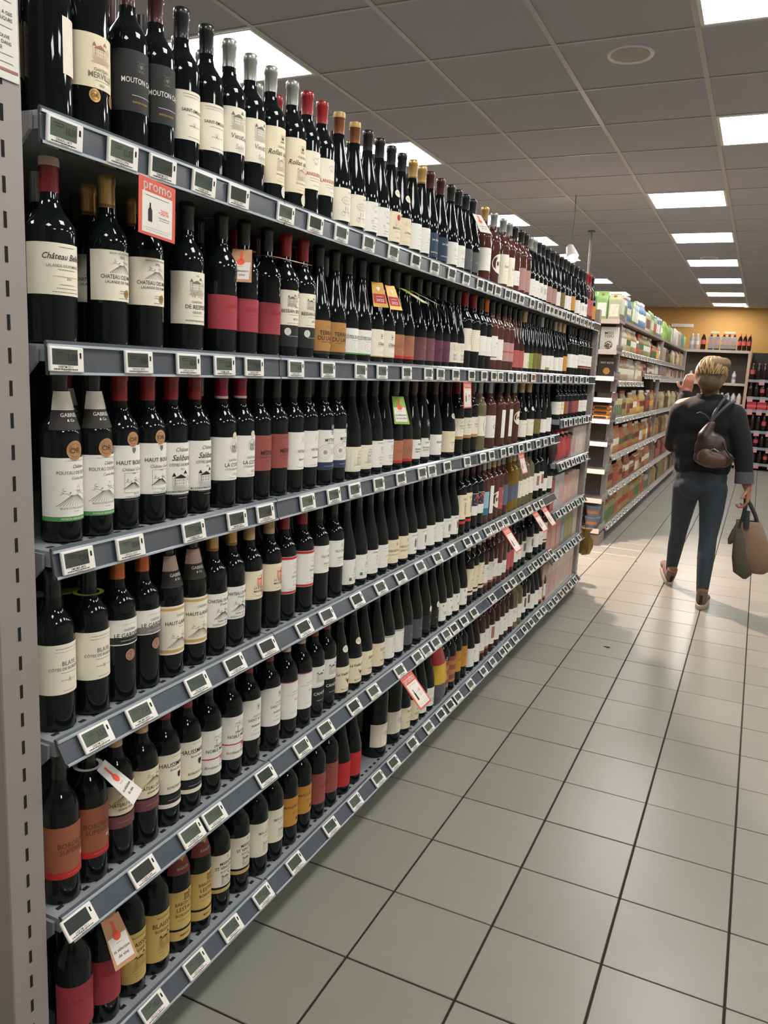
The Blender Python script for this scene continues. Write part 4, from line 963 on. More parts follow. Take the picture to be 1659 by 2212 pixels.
    if 'collar' in opt:
        pale = k in ('pouyau',)
        cm = mat('collar_white', 'd5d0c6', .6) if pale else (mat('collar_brown', 'a8847a', .6) if opt['collar'] == 'BARON' else mat('collar_rose', 'b89a90', .6))
        dk = mat('collar_dark', '25211f', .6) if opt['collar'] != 'BARON' else mat('collar_maroon', '6d2f2a', .6)
        m = MB()
        Z = [(.0165, .262), (.0235, .236), (.0305, .215)]
        def frustum(pr, mi, lift=0.0):
            vs, fs = [], []
            for rr, z in pr:
                for i in range(9):
                    th = math.radians(-70 + i * 17.5)
                    vs.append(((rr + lift) * math.cos(th), (rr + lift) * math.sin(th), z))
            for q in range(len(pr) - 1):
                for i in range(8):
                    fs.append((q * 9 + i, q * 9 + i + 1, q * 9 + 10 + i, q * 9 + 9 + i))
            m.add(vs, fs, mi)
        frustum([(.0175, .266), (.0245, .234)], 0)
        frustum([(.0245, .234), (.0345, .2)], 1)
        T = Flat()
        T.text(opt['collar'], 0, 226, 6.5, 'white' if opt['collar'] != 'BARON' else 'pale', 40)
        T.text('& Co', 0, 217, 4.5, 'white' if opt['collar'] != 'BARON' else 'pale')
        if opt['collar'] == 'BARON':
            T = Flat()
            T.sketch('shield', 0, 236, 18, 'gold')
            T.text('BARON', 0, 214, 6, 'pale', 34)
        fr = lambda z: .0245 + (234 - z) * .000294
        fr2 = lambda z: .0175 + (266 - z) * .000219
        subs = []
        for ink, (VV, FF) in T.d.items():
            m2 = bpy.data.meshes.new('lettering')
            m2.from_pydata([(((fr(z) if z < 234 else fr2(z)) + .0008) * math.cos(x / 1000 / .029), ((fr(z) if z < 234 else fr2(z)) + .0008) * math.sin(x / 1000 / .029), z / 1000) for x, z in VV], [], FF)
            m2.materials.append(INK[ink])
            subs.append(('lettering', m2))
        out.append(('neck_collar', m.mesh('neck_collar', [cm, dk], 60), subs))
    DM[k] = out
    return out

SHELFX = -1.11
GW = {'dark': 'dark', 'rose': 'rose', 'clear': 'pale', 'amber': 'golden', 'dpink': 'deep rose'}
def bottle(x, y, z, k, cap, label, group, rot):
    desc, shape, glass, *_ = DES[k]
    t = thing('wine_bottle', label, 'bottle', (x, y, z), group, bottle_mesh(shape, glass))
    ob('capsule', capsule_mesh(shape, cap), t)
    for name, me, subs in design_meshes(k):
        p = ob(name, me, t, rz=rot)
        for n2, m2 in subs:
            ob(n2, m2, p)
    return t
def short(a, b):
    return a if len(a.replace('-', ' - ').split()) <= 16 else b
rb = random.Random(11)
N_FRONT = 0
FRONT = []
for r, row in enumerate(ROWS):
    items = [q.split() for q in row.split(';')]
    N = len(items)
    for n, (y, k, cap) in enumerate(items):
        y = int(y) / 1000
        if y > 5.6:
            continue
        z = ROWZ[r]
        desc = DES[k][0]
        cw = '' if len(desc.split()) > 6 else ', %s cap' % CAPW[cap]
        pos = '%s from slotted post' % nth(n + 1) if n < N * .6 else ('%s from far end' % nth(N - n) if n < N - 1 else 'last at far end')
        lab = short('bottle, %s%s, %s, %s shelf' % (desc, cw, pos, ROWN[r]), 'bottle, %s, %s, %s shelf' % (desc, pos, ROWN[r]))
        rot = math.radians(DES[k][7].get('rot', -8) + rb.uniform(-7, 7))
        x = SHELFX + (-.01 if DES[k][1] == 'M' else 0) + rb.uniform(-.002, .002)
        bottle(x, y, z, k, cap, lab, 'wine bottles on the %s shelf' % ROWN[r], rot)
        FRONT.append((r, y, k, cap))
        N_FRONT += 1
# second row: the few that show in gaps or above the front row
REAR = [(0, .99, 'merville', 'n'), (0, 1.45, 'saint', 's'), (0, 1.53, 'vieux', 's'), (0, 1.63, 'rollan', 's'), (0, 1.74, 'rollan', 's'), (0, 1.83, 'langue', 'r'), (0, 2.24, 'whiteg', 'k'), (0, 2.66, 'navy', 'n'),
        (1, 1.19, 'desmac', 'g'), (1, 1.31, 'desmac', 'g'), (1, 1.52, 'respide', 'k'), (1, 1.66, 'graves', 'r'), (1, 1.75, 'graves', 'n'), (5, 2.52, 'cellier', 'n'), (4, 1.11, 'bordsup', 'y'), (2, 1.12, 'pouyau', 'r'), (3, 1.62, 'suit', 'r')]
cn = {}
for r, y, k, cap in REAR:
    cn[r] = cn.get(r, 0) + 1
    lab = short('bottle, %s, %s from post in second row, %s shelf' % (DES[k][0], nth(cn[r]), ROWN[r]), 'bottle, %s, second row, %s from post, %s shelf' % (DES[k][0].split(',')[0], nth(cn[r]), ROWN[r]))
    bottle(SHELFX - .095, y, ROWZ[r], k, cap, lab, 'second row of wine bottles', math.radians(-22))
# the remaining stock behind, seen only as dark glass and a few caps
ms = MB()
occ = [(r, y) for r, y, *_ in REAR]
def low_bottle(x, y, z, g, ci):
    pr = [(.034, .002), (.036, .18), (.03, .205), (.0155, .235), (.0142, .247)] if g else [(.036, .002), (.0375, .11), (.028, .175), (.0165, .23), (.0145, .247)]
    ms.lathe(pr, 10, 0, (x, y, z), False)
    ms.lathe([(.015, .247), (.0155, .298), (.006, .302)], 8, ci, (x, y, z))
for r in range(6):
    for d in (1, 2):
        y = .99
        while y < 4.62 if r > 1 else y < 5.55:
            if d == 2 or not any(rr == r and abs(yy - y) < .085 for rr, yy in occ):
                if not (d == 2 and r > 1):
                    low_bottle(SHELFX - .095 - (d - 1) * .086, y, ROWZ[r], rb.random() < .6, rb.choice((1, 1, 1, 2, 3)))
            y += .082 + rb.random() * .01
t = ob('wine_bottles', ms.mesh('wine_bottles', [GLASS['dark'], CAPM['k'], CAPM['n'], CAPM['s']], 60), None, kind='stuff', label='further rows of dark wine bottles standing behind the front row', category='bottles')
# ---------------------------------------------------------------- electronic price tags on the rails
M_BEZEL = mat('tag_bezel', 'e0ddd6', .4, noise=.02)
M_LCD = [mat('tag_screen_%d' % i, c, .12, noise=.04, coat=.4) for i, c in enumerate(('3a3f3c', '4a524c', '565d55'))]
TW, TH = .072, .041
bez = MB()
bez.box(0, .006, -TW / 2, TW / 2, -TH / 2, TH / 2, ch=.0015)
bezel_me = bez.mesh('price_tag', M_BEZEL)
scr_me = [MB().box(.0055, .0064, -.031, .022, -.009, .0165).mesh('screen', m) for m in M_LCD]
btn_me = MB().box(.0055, .0068, .0265, .0295, .003, .012).mesh('button', M_DARK)
tag_txt = []
for k in range(5):
    F = Flat()
    R = random.Random(k)
    F.text(''.join(R.choice('ABCDELMNORSTUV') for _ in range(5)) + ' ' + ''.join(R.choice('0123456789') for _ in range(4)), -4, -12.4, 4.0, 'black', 50)
    F.fine(-4, -16.2, 50, 'black', 1.7, k)
    F.fine(-2, -18.6, 14, 'black', .8, k)
    me = list(F.d.items())[0]
    m = bpy.data.meshes.new('print')
    m.from_pydata([(.0064, x / 1000, y / 1000) for x, y in me[1][0]], [], me[1][1])
    m.materials.append(INK['black'])
    F = Flat()
    F.text('%d,%02d' % (R.randint(3, 12), R.choice((5, 20, 49, 50, 79, 95, 99))), 10, 4, 11, 'black', 20)
    F.fine(-14, 11, 20, 'black', 1.4, k)
    F.fine(-14, 7, 16, 'black', 1.4, k + 3)
    m2 = bpy.data.meshes.new('digits')
    V, Fc = F.d['black']
    m2.from_pydata([(.0068, x / 1000, y / 1000) for x, y in V], [], Fc)
    m2.materials.append(mat('lcd_digit', '20241f', .5, noise=0))
    tag_txt.append((m, m2))
TAGZ = {}
rt_ = random.Random(3)
for r, row in enumerate(TAGS):
    ys = [int(q) / 1000 for q in row.split()]
    for n, y in enumerate(ys):
        tl = math.radians(TILT[r] + (0 if r else -4))
        z = ROWZ[r] - .0245
        x = RAILX + .0086
        if y > MOD[5] - .04:
            continue
        c, s_ = math.cos(tl), math.sin(tl)
        N = len(ys)
        pos = '%s from slotted post' % nth(n + 1) if n < N * .6 else ('%s from far end' % nth(N - n) if n < N - 1 else 'last at far end')
        t = thing('price_tag', 'white electronic price tag, %s, on %s shelf rail' % (pos, ROWN[r]), 'price tag',
                  (RAILX + .0086 * c + .0245 * s_, y, ROWZ[r] + .0086 * s_ - .0245 * c), 'price tags on the %s shelf' % ROWN[r], bezel_me)
        t.rotation_euler = (rt_.uniform(-.02, .02), -tl, 0)
        sc = ob('screen', scr_me[rt_.randrange(3)], t)
        pr, dg = tag_txt[rt_.randrange(5)]
        ob('digits', dg, sc)
        ob('print', pr, t)
        ob('button', btn_me, t)

# ---------------------------------------------------------------- promo cards hanging from the rails
M_PROMO = mat('promo_red', 'c9503f', .55, noise=.03)
M_CARD = mat('card_white', 'd3cfc7', .6, noise=.02)
def promo_card(x, y, z, tilt, lean, w, h, label, big):
    t = thing('promo_card', label, 'sign', (x, y, z), 'red promo cards')
    t.rotation_euler = (lean, -tilt, 0)
    ob('card', MB().box(0, .0008, -w / 2, w / 2, -h, 0).mesh('card', M_PROMO), t)
    p = ob('panel', MB().box(.0008, .0012, -w * .41, w * .41, -h * .95, -h * .24).mesh('panel', M_CARD), t)
    F = Flat()
    W, Hh = w * 1000, h * 1000
    F.text('promo', 0, -Hh * .105, Hh * .19, 'white', W * .78)
    F.text('promo', .4, -Hh * .105, Hh * .19, 'white', W * .78)
    for n, me in plate(F, INK, 'lettering', .0014):
        ob(n, me, t)
    F = Flat()
    F.fine(0, -Hh * .3, W * .64, 'black', .9)
    bx, by = -W * .2, -Hh * .58
    F.rect(bx - W * .055, bx + W * .055, by - Hh * .17, by + Hh * .03, 'black')
    F.rect(bx - W * .02, bx + W * .02, by + Hh * .03, by + Hh * .16, 'black')
    F.poly([(bx - W * .055, by + Hh * .03), (bx + W * .055, by + Hh * .03), (bx + W * .02, by + Hh * .08), (bx - W * .02, by + Hh * .08)], 'black')
    F.text(big, W * .17, -Hh * .52, Hh * .095, 'coral', W * .42)
    F.fine(W * .18, -Hh * .63, W * .3, 'grey', 1.0)
    F.fine(W * .18, -Hh * .67, W * .26, 'grey', 1.0)
    F.fine(0, -Hh * .86, W * .66, 'pale', .8)
    F.fine(0, -Hh * .9, W * .6, 'pale', .8)
    for n, me in plate(F, INK, 'lettering', .0016):
        ob(n, me, p)
for (y, r, lab, w, h, big, extra) in ((1.20, 0, 'red promo card with minus thirty percent, hanging from the top shelf rail', .098, .1, '-30%', 2),
                                (2.965, 1, 'red promo card hanging from second shelf rail over rose bottles', .095, .1, '-20%', 2),
                                (3.81, 2, 'red promo card hanging from third shelf rail near golden wine', .095, .1, '-20%', 8),
                                (3.58, 3, 'red promo card hanging alone from fourth shelf rail', .1, .125, '-1€', 6),
                                (4.12, 3, 'left one of the twin promo cards hanging from fourth shelf rail', .1, .115, '-1€', 6),
                                (4.31, 3, 'right one of the twin promo cards hanging from fourth shelf rail', .1, .115, '-1€', 6),
                                (2.45, 4, 'red promo card with bottle picture hanging from the fifth shelf rail', .098, .125, '-1€', 4)):
    tl = math.radians(TILT[r] + extra)
    t0 = math.radians(TILT[r])
    promo_card(RAILX + .0095 * math.cos(t0) + .05 * math.sin(t0), y, ROWZ[r] - .05 * math.cos(t0) + .0095 * math.sin(t0), tl, -.06 if r == 0 else 0, w, h, lab, big)

# ---------------------------------------------------------------- tags hung on bottle necks
TAGC = {'kraft': mat('tag_kraft', 'b98a68', .7), 'gold': mat('tag_gold', 'b88c3c', .4, .3), 'green': mat('tag_green', '86a33a', .6), 'brown': mat('tag_brown', '5f4034', .6), 'white': mat('tag_white', 'cfccc6', .6)}
def near_bottle(r, n):
    return [b for b in FRONT if b[0] == r][n]
def neck_tag(r, y, style, label, lean=35, yaw=-25, small=False):
    b = near_bottle(r, y)
    shape = DES[b[2]][1]
    zt = ROWZ[r] + (.236 if shape == 'B' else .243)
    t = thing('neck_tag', label, 'tag', (SHELFX, b[1], zt), 'paper tags on bottle necks')
    t.rotation_euler = (0, 0, math.radians(yaw))
    t.scale = (1.15, 1.15, 1.15) if style in ('kraft', 'white', 'green') else (1, 1, 1)
    a = math.radians(lean)
    W, Hh = (.05, .085)
    rr = .0178
    m = MB()
    # collar with a round hole for the neck, then the hanging leaf
    vs, fs = [], []
    n = 20
    for i in range(n):
        th = 2 * math.pi * i / n
        vs += [(rr * math.cos(th), rr * math.sin(th), 0), ((rr + .007) * math.cos(th), (rr + .007) * math.sin(th), 0)]
    for i in range(n):
        j = (i + 1) % n
        fs.append((2 * i, 2 * i + 1, 2 * j + 1, 2 * j))
    m.add(vs, fs)
    vs = []
    x0 = rr + .004
    for k in range(2):
        for q in (0, 1):
            for e in (0, .0006):
                vs.append((x0 + q * Hh * math.sin(a) + e * math.cos(a), (-W / 2, W / 2)[k] * (.75 if q == 0 else 1), -q * Hh * math.cos(a) + e * math.sin(a)))
    m.add(vs, [(0, 4, 6, 2), (1, 3, 7, 5), (0, 2, 3, 1), (4, 5, 7, 6), (2, 6, 7, 3), (0, 1, 5, 4)])
    ob('leaf', m.mesh('leaf', TAGC[style]), t)
    F = Flat()
    W1, H1 = W * 1000, Hh * 1000
    parts = []
    if style == 'gold':
        F.rect(-20, 20, -72, -40, 'red')
        F.text('2022', 0, -62, 9, 'white', 36)
        F.fine(0, -50, 24, 'white', 1.6)
        F.poly([(-7, -20), (0, -32), (7, -20), (0, -15)], 'white')
    elif style == 'brown':
        F.fine(0, -60, 26, 'pale', 2)
        F.fine(0, -52, 20, 'pale', 2)
        F.disc(0, -34, 7, 'red')
    else:
        F.rect(-19, 19, -78, -34, 'white')
        F.disc(0, -34, 8, 'coral', 16)
        F.disc(0, -34, 2.6, 'white', 10)
        F.rect(-2.5, 2.5, -30, -8, 'coral')
        F.fine(0, -46, 12, 'coral', 1)
        F.text('sa sélection', 0, -57, 5.4, 'black', 34)
        F.text('de vins Bio' if style == 'green' else 'de vins', 0, -67, 5.4, 'black', 34)
    layer = {'white': .0009, 'coral': .0013, 'red': .0010, 'black': .0015, 'pale': .0012}
    if style == 'gold':
        layer['white'] = .0014
    for ink, (V, Fc) in F.d.items():
        d = layer.get(ink, .0012)
        me = bpy.data.meshes.new('lettering')
        me.from_pydata([(x0 - (z / 1000) * math.sin(a) + d * math.cos(a), x / 1000, z / 1000 * math.cos(a) + d * math.sin(a)) for x, z in V], [], Fc)
        me.materials.append(INK[ink] if ink != 'white' else M_CARD)
        ob('lettering', me, t)
for (r, y, st, lab, lean, yaw) in ((0, 25, 'white', 'pale paper tag on the neck of a top shelf bottle', 40, -30),
                                   (1, 5, 'kraft', 'kraft paper tag with orange ring on a crimson labelled bottle, second shelf', 38, -62),
                                   (1, 6, 'kraft', 'kraft paper tag turned almost flat on the second crimson labelled bottle', 78, -10),
                                   (1, 13, 'gold', 'golden paper tag marked 2022, nearer one of two on second shelf', 28, -40),
                                   (1, 14, 'gold', 'golden paper tag marked 2022, farther one of two on second shelf', 28, -25),
                                   (1, 15, 'green', 'green paper tag sticking out beside the golden tags, nearer one', 62, 0),
                                   (1, 16, 'green', 'green paper tag sticking out beside the golden tags, farther one', 66, 8),
                                   (1, 17, 'brown', 'brown paper tag on mauve labelled bottle, nearest of four on second shelf', 36, 20),
                                   (1, 18, 'brown', 'brown paper tag, second of four dark tags on second shelf', 36, 20),
                                   (1, 19, 'brown', 'brown paper tag, third of four dark tags on second shelf', 36, 20),
                                   (1, 20, 'brown', 'brown paper tag, farthest of four dark tags on second shelf', 36, 20),
                                   (2, 18, 'green', 'green and white paper tag on brown labelled bottle, third shelf', 26, -38),
                                   (3, 1, 'green', 'green paper ring tag lying flat on bottle near post, fourth shelf', 80, 200),
                                   (4, 1, 'white', 'white and green paper tag on bottle near post, fifth shelf', 48, 25),
                                   (5, 1, 'kraft', 'kraft paper tag with orange ring on bottle near post, bottom shelf', 34, -8)):
    neck_tag(r, y, st, lab, lean, yaw)
# ---------------------------------------------------------------- boxes, pouches and half bottles in the last bay
def carton_box(name, x, y, z, d, w, h, col, label, group, front=None, top=None):
    """A printed box with its face towards +x; a raised print panel is its part."""
    t = thing(name, label, 'box', (x, y, z), group, MB().box(-d, 0, -w / 2, w / 2, 0, h, ch=.003).mesh(name, mat('box_' + col, col, .55, noise=.07, scale=25)))
    F = Flat()
    W, Hh = w * 1000, h * 1000
    pc = front or 'e0d6cc'
    ob('front_panel', MB().box(-.001, .0008, -w * .42, w * .42, h * .12, h * .62).mesh('front_panel', mat('box_' + pc, pc, .55, noise=.1, scale=60)), t)
    F.fine(0, Hh * .8, W * .6, 'grey', 3)
    F.fine(0, Hh * .72, W * .5, 'grey', 2)
    F.fine(0, Hh * .3, W * .5, 'grey', 2)
    for n, me in plate(F, INK, 'lettering', .0012):
        ob(n, me, t)
    return t
bx = random.Random(21)
def row_boxes(z, specs, what, shelf):
    y = 4.70
    for n, (w, h, col, front, desc) in enumerate(specs):
        carton_box('wine_box', -1.075 - bx.random() * .006, y + w / 2, z, .2, w, h, col, '%s, %s from near side, %s' % (desc, nth(n + 1), shelf), what, front)
        y += w + .004
row_boxes(.70, [(.1, .2, 'a8494c', 'b5595a', 'red wine box in the last bay'), (.125, .215, 'a9a9aa', 'b3b2b2', 'pale grey wine box'), (.13, .215, 'adabac', 'c09c94', 'pale grey wine box with pink picture'), (.1, .19, 'b98a7c', 'caa79a', 'pinkish wine box'), (.12, .2, 'b0948a', 'c2aaa0', 'beige pink wine box'), (.12, .2, 'b8a096', 'c0a094', 'beige wine box'), (.12, .19, 'b09a90', 'c0aaa0', 'dull beige wine box')], 'wine boxes in the last bay', 'third board up, last bay')
row_boxes(.425, [(.12, .225, '9c6f66', 'b0857a', 'rust pink wine box'), (.125, .235, 'a87a70', 'b98f84', 'salmon wine box'), (.125, .235, 'a5786e', 'b58a80', 'dull salmon wine box'), (.1, .21, '6f7f86', '8a989c', 'blue grey wine box'), (.13, .235, '83794a', '958b58', 'olive wine box'), (.12, .22, '857c50', '968d60', 'olive green wine box'), (.13, .21, 'a39584', 'b0a494', 'sand coloured wine box')], 'wine boxes in the last bay', 'second board up, last bay')
row_boxes(.12, [(.12, .25, 'b3938a', 'a87c74', 'blush wine box'), (.12, .26, 'c0aaa2', 'b38f86', 'pale pink wine box'), (.13, .26, 'c4b2aa', 'b59a90', 'pale rose wine box'), (.13, .26, 'c9bdb4', 'c2a89c', 'off white wine box'), (.13, .25, 'c8bcb2', 'bfa698', 'cream white wine box'), (.13, .25, 'c4b8ae', 'bca496', 'greyish white wine box'), (.12, .24, 'bfb2a8', 'b89c90', 'light beige wine box')], 'wine boxes in the last bay', 'bottom board of last bay')
def pouch(x, y, z, w, h, col, label, group, lower=None, spout=False, name='wine_pouch'):
    m = MB()
    rows = [(0, .5, .03), (.1, .5, .045), (.35, .5, .05), (.65, .46, .04), (.88, .36, .02), (1.0, .2 if spout else .34, .004)]
    vs, fs = [], []
    n = 12
    for f_, ww, dd in rows:
        for i in range(n):
            th = 2 * math.pi * i / n
            vs.append((dd * math.cos(th), w * ww * math.copysign(abs(math.sin(th)) ** .6, math.sin(th)), h * f_))
    for k in range(len(rows) - 1):
        for i in range(n):
            j = (i + 1) % n
            fs.append((k * n + i, k * n + j, k * n + n + j, k * n + n + i))
    fs += [tuple(range(n - 1, -1, -1)), tuple(range((len(rows) - 1) * n, len(rows) * n))]
    m.add(vs, fs)
    me = m.mesh(name, [mat('pouch_' + col, col, .35, noise=.1, scale=30, coat=.3)] + ([mat('pouch_' + c, c, .35, noise=.15, scale=40) for c in lower] if lower else []), 60)
    if lower:
        for p in me.polygons:
            zc = p.center.z / h
            p.material_index = 0 if zc > .62 else (1 if zc > .3 else 2)
    t = thing(name, label, 'pouch', (x, y, z), group, me)
    if spout:
        ob('spout_cap', MB().lathe([(.017, 0), (.017, .028), (.014, .031)], 14).mesh('spout_cap', M_WHITEPL, 40), t, (.0, .01, h - .003))
        F = Flat()
        F.sketch('ring', 0, h * 720, 24, 'white')
        F.fine(0, h * 520, 30, 'pink', 3)
        for q, mm in plate(F, INK, 'print', .052):
            ob(q, mm, t)
    else:
        ob('tap', MB().tube([(.03, 0, h * .8), (.05, 0, h * .8), (.055, 0, h * .74)], .008, 8).mesh('tap', MATS['dark_metal'], 60), t)
    return t
yp = (FRONT[[i for i, b in enumerate(FRONT) if b[0] == 5 and b[2] == 'stripes'][0]][1] + FRONT[[i for i, b in enumerate(FRONT) if b[0] == 5 and b[2] == 'script'][-1]][1]) / 2
pouch(-1.105, yp, ROWZ[5], .12, .27, 'a5262e', 'red and yellow sangria pouch with white spout cap among bottom shelf bottles', None, ('c9a637', '55535a'), True)
for n, y in enumerate((4.78, 4.90, 5.02, 5.14)):
    pouch(-1.125, y, 1.0, .105, .2, ('3a1f22', 'a8403f', 'b24a46', 'a93c3e')[n], '%s wine pouch with tap, %s one on the upper board of last bay' % (('dark', 'red', 'coral red', 'deep red')[n], nth(n + 1)), 'wine pouches in the last bay')
y = 5.21
for n in range(4):
    carton_box('wine_box', -1.08, y + .055, 1.0, .18, .108, .2, ('b9aaa4', 'c2b6ae', 'c5bcb4', 'bfb3aa')[n], '%s wine box beside the red pouches, %s from them' % (('pinkish', 'pale', 'off white', 'light beige')[n], nth(n + 1)), 'pale boxes beside the pouches', ('b09088', 'c9b8ae', 'ccc0b6', 'b9a89c')[n])
    y += .112
for n, (y, col, capc, d) in enumerate(((4.74, 'white', 'n', 'white'), (4.83, 'cream', 's', 'cream'), (4.95, 'rust', 'n', 'rust orange'), (5.05, 'plum', 'n', 'dark plum'), (5.16, 'brick', 'b', 'brick red'), (5.25, 'brick', 'n', 'dull red'), (5.39, 'white', 'b', 'white picture'), (5.52, 'white', 'k', 'plain white'))):
    t = thing('wine_bottle', 'small dark bottle, %s label, %s from near side, upper board, last bay' % (d, nth(n + 1)), 'bottle', (-1.105, y, 1.262), 'half bottles in the last bay', bottle_mesh('h', 'dark'))
    ob('capsule', capsule_mesh('h', capc), t)
    l = ob('label', patch(RAD['h'] + .0004, .03, .105, -HALF, HALF).mesh('label', LAB[col], 60), t, rz=math.radians(-25))
    F = Flat()
    F.fine(0, 86, 30, 'grey', 2)
    F.sketch('scrib', 0, 64, 26, 'grey')
    for q, mm in wrap(F, RAD['h'] + .0009, INK, 'lettering', None):
        ob(q, mm, l)
# price tags of the last bay
for r, (z, tl) in enumerate(((1.262, 6), (1.0, 22), (.70, 32), (.425, 38), (.12, 42))):
    a = math.radians(tl)
    for n, y in enumerate((4.78, 4.92, 5.07, 5.2, 5.34, 5.5)):
        t = thing('price_tag', 'white electronic price tag, %s on the %s rail up in the last bay' % (nth(n + 1), nth(5 - r)), 'price tag', (RAILX + .0086 * math.cos(a) + .0245 * math.sin(a), y, z + .0086 * math.sin(a) - .0245 * math.cos(a)), 'price tags in the last bay', bezel_me)
        t.rotation_euler = (0, -a, 0)
        sc = ob('screen', scr_me[n % 3], t)
        ob('digits', tag_txt[n % 5][1], sc)
        ob('print', tag_txt[n % 5][0], t)
# golden bag hanging on the end tray
t = thing('snack_bag', 'crumpled golden snack bag at the far low corner of the wine shelf', 'bag', (-1.07, 5.93, .30))
m = MB().lathe([(.012, -.1), (.05, -.085), (.062, -.03), (.058, .03), (.03, .07), (.05, .1), (.056, .108)], 14, ell=.5)
rbag = random.Random(2)
m.v = [(x + rbag.uniform(-.006, .006), y + rbag.uniform(-.006, .006), z) for x, y, z in m.v]
ob('foil', m.mesh('foil', mat('gold_foil', '8f7742', .25, .7, noise=.3, scale=50), 35), t)
ob('hook', MB().tube([(0, 0, .1), (0, -.02, .13), (-.02, -.05, .125), (-.04, -.1, .12)], .003, 6).mesh('hook', MATS['dark_metal'], 60), t)

# ---------------------------------------------------------------- second gondola, drinks and sauces
G2X, G2Y0, G2Y1 = -1.22, 7.58, 14.45
g2 = thing('gondola_shelf', 'second steel shelf farther down the aisle stocked with juices and cartons', 'shelf', (0, 0, 0))
slotted_post(g2, G2X - .05, G2X, G2Y0, G2Y0 + .06, 2.10, 'x')
slotted_post(g2, G2X - .05, G2X, 10.95, 11.0, 2.05, 'x')
slotted_post(g2, G2X - .05, G2X, G2Y1 - .06, G2Y1, 2.05, 'x')
ob('back_panel', MB().box(G2X - .52, G2X - .49, G2Y0 + .02, G2Y1, 0, 2.1).mesh('back_panel', mat('brown_back_panel', '4a413c', .7)), g2)
ob('end_panel', MB().box(-2.05, G2X - .055, G2Y0 + .01, G2Y0 + .035, 0, 2.02).mesh('end_panel', mat('brown_end_panel', '4d4541', .7)), g2)
ob('plinth', MB().box(G2X - .49, G2X - .07, G2Y0 + .06, G2Y1, 0, .085).mesh('plinth', M_BACK), g2)
M_G2SHELF = mat('warm_grey_shelf', '8d8078', .45, .2)
M_G2RAIL = mat('pale_rail', '9a9794', .25, noise=.2, scale=25)
Z2 = [2.06, 1.78, 1.50, 1.15, .80, .46, .12]
B2 = [7.645, 9.42, 10.945, 12.7, 14.385]
for r, z in enumerate(Z2):
    for k in range(4):
        dz = 0 if r not in (2,) else (0, .09, .09, .09)[k]
        s = ob('shelf', MB().box(G2X - .48, G2X, B2[k], B2[k + 1] - .006, z + dz - .025, z + dz - .0005).mesh('shelf', M_G2SHELF), g2)
        a = math.radians((2, 4, 8, 20, 32, 38, 42)[r])
        if r:
            pr = [(G2X + px, z + dz + pz) for px, pz in rail_profile(math.degrees(a))]
            ob('price_rail', MB().prism_y(pr, B2[k] + .002, B2[k + 1] - .008).mesh('price_rail', M_G2RAIL), s)
            tg = MB()
            n = int((B2[k + 1] - B2[k]) / .105)
            if True:
                R = random.Random(r * 10 + k)
                for q in range(n):
                    if R.random() < .18:
                        continue
                    yy = B2[k] + .06 + q * .105
                    t = thing('price_tag', 'small price tag, %s in bay %s, %s rail of second gondola' % (nth(q // 2 + 1), ('one', 'two')[k], nth(r)), 'price tag', (G2X + .0086 * math.cos(a) + .0245 * math.sin(a), yy, z + dz + .0086 * math.sin(a) - .0245 * math.cos(a)), 'price tags on the second gondola', bezel_me) if q % 2 == 0 and k < 2 else None
                    if t:
                        t.rotation_euler = (0, -a, 0)
                        ob('screen', scr_me[(q + r) % 3], t)
PAL = {0: ['6f9a52', '7ba35c', '8aa86a', 'bdb7a8', 'a98a78', 'c4c2b9', '5c7896', '7f9a4a', '56748e', 'b9b6a8', 'a5a79c'],
       1: ['b0846a', 'a07a5f', 'b8946a', 'a8845a', '8a6250', '9a6a5c', '7f8a52', 'a8988a', '5e4236', 'b5a898'],
       2: ['a87a74', '9a6a66', 'b08a80', 'a58a70', '8f9672', 'b0987a', '6a4a40', 'b9aa9c'],
       3: ['b58f50', 'b5955c', 'b09a78', 'b8a684', 'a0805f', '8a6c54', '5f4638', '8f8a6a'],
       4: ['9a7c4a', 'a87a55', '9c6a4c', 'a85f4c', 'b0885c', '7f8a4e', '604438', 'b8a890'],
       5: ['a8645c', '9a5850', 'b07550', 'a87c60', '9a7a4a', '8a8a4c', '5a3c34', 'b5a595'],
       6: ['a08055', 'aa8760', '9c7c50', '98705a', 'a89060', '86874e', '553d33', 'b8ab98']}
CNAME = {}
def colour_word(h):
    r_, g_, b_ = (int(h[i:i + 2], 16) for i in (0, 2, 4))
    if b_ > r_:
        return 'blue'
    if g_ > r_:
        return 'green'
    if r_ - g_ < 14 and g_ - b_ < 30:
        return 'pale'
    if r_ - g_ > 70:
        return 'reddish'
    if g_ - b_ > 55:
        return 'yellow orange'
    return 'pinkish brown'
PM = {}
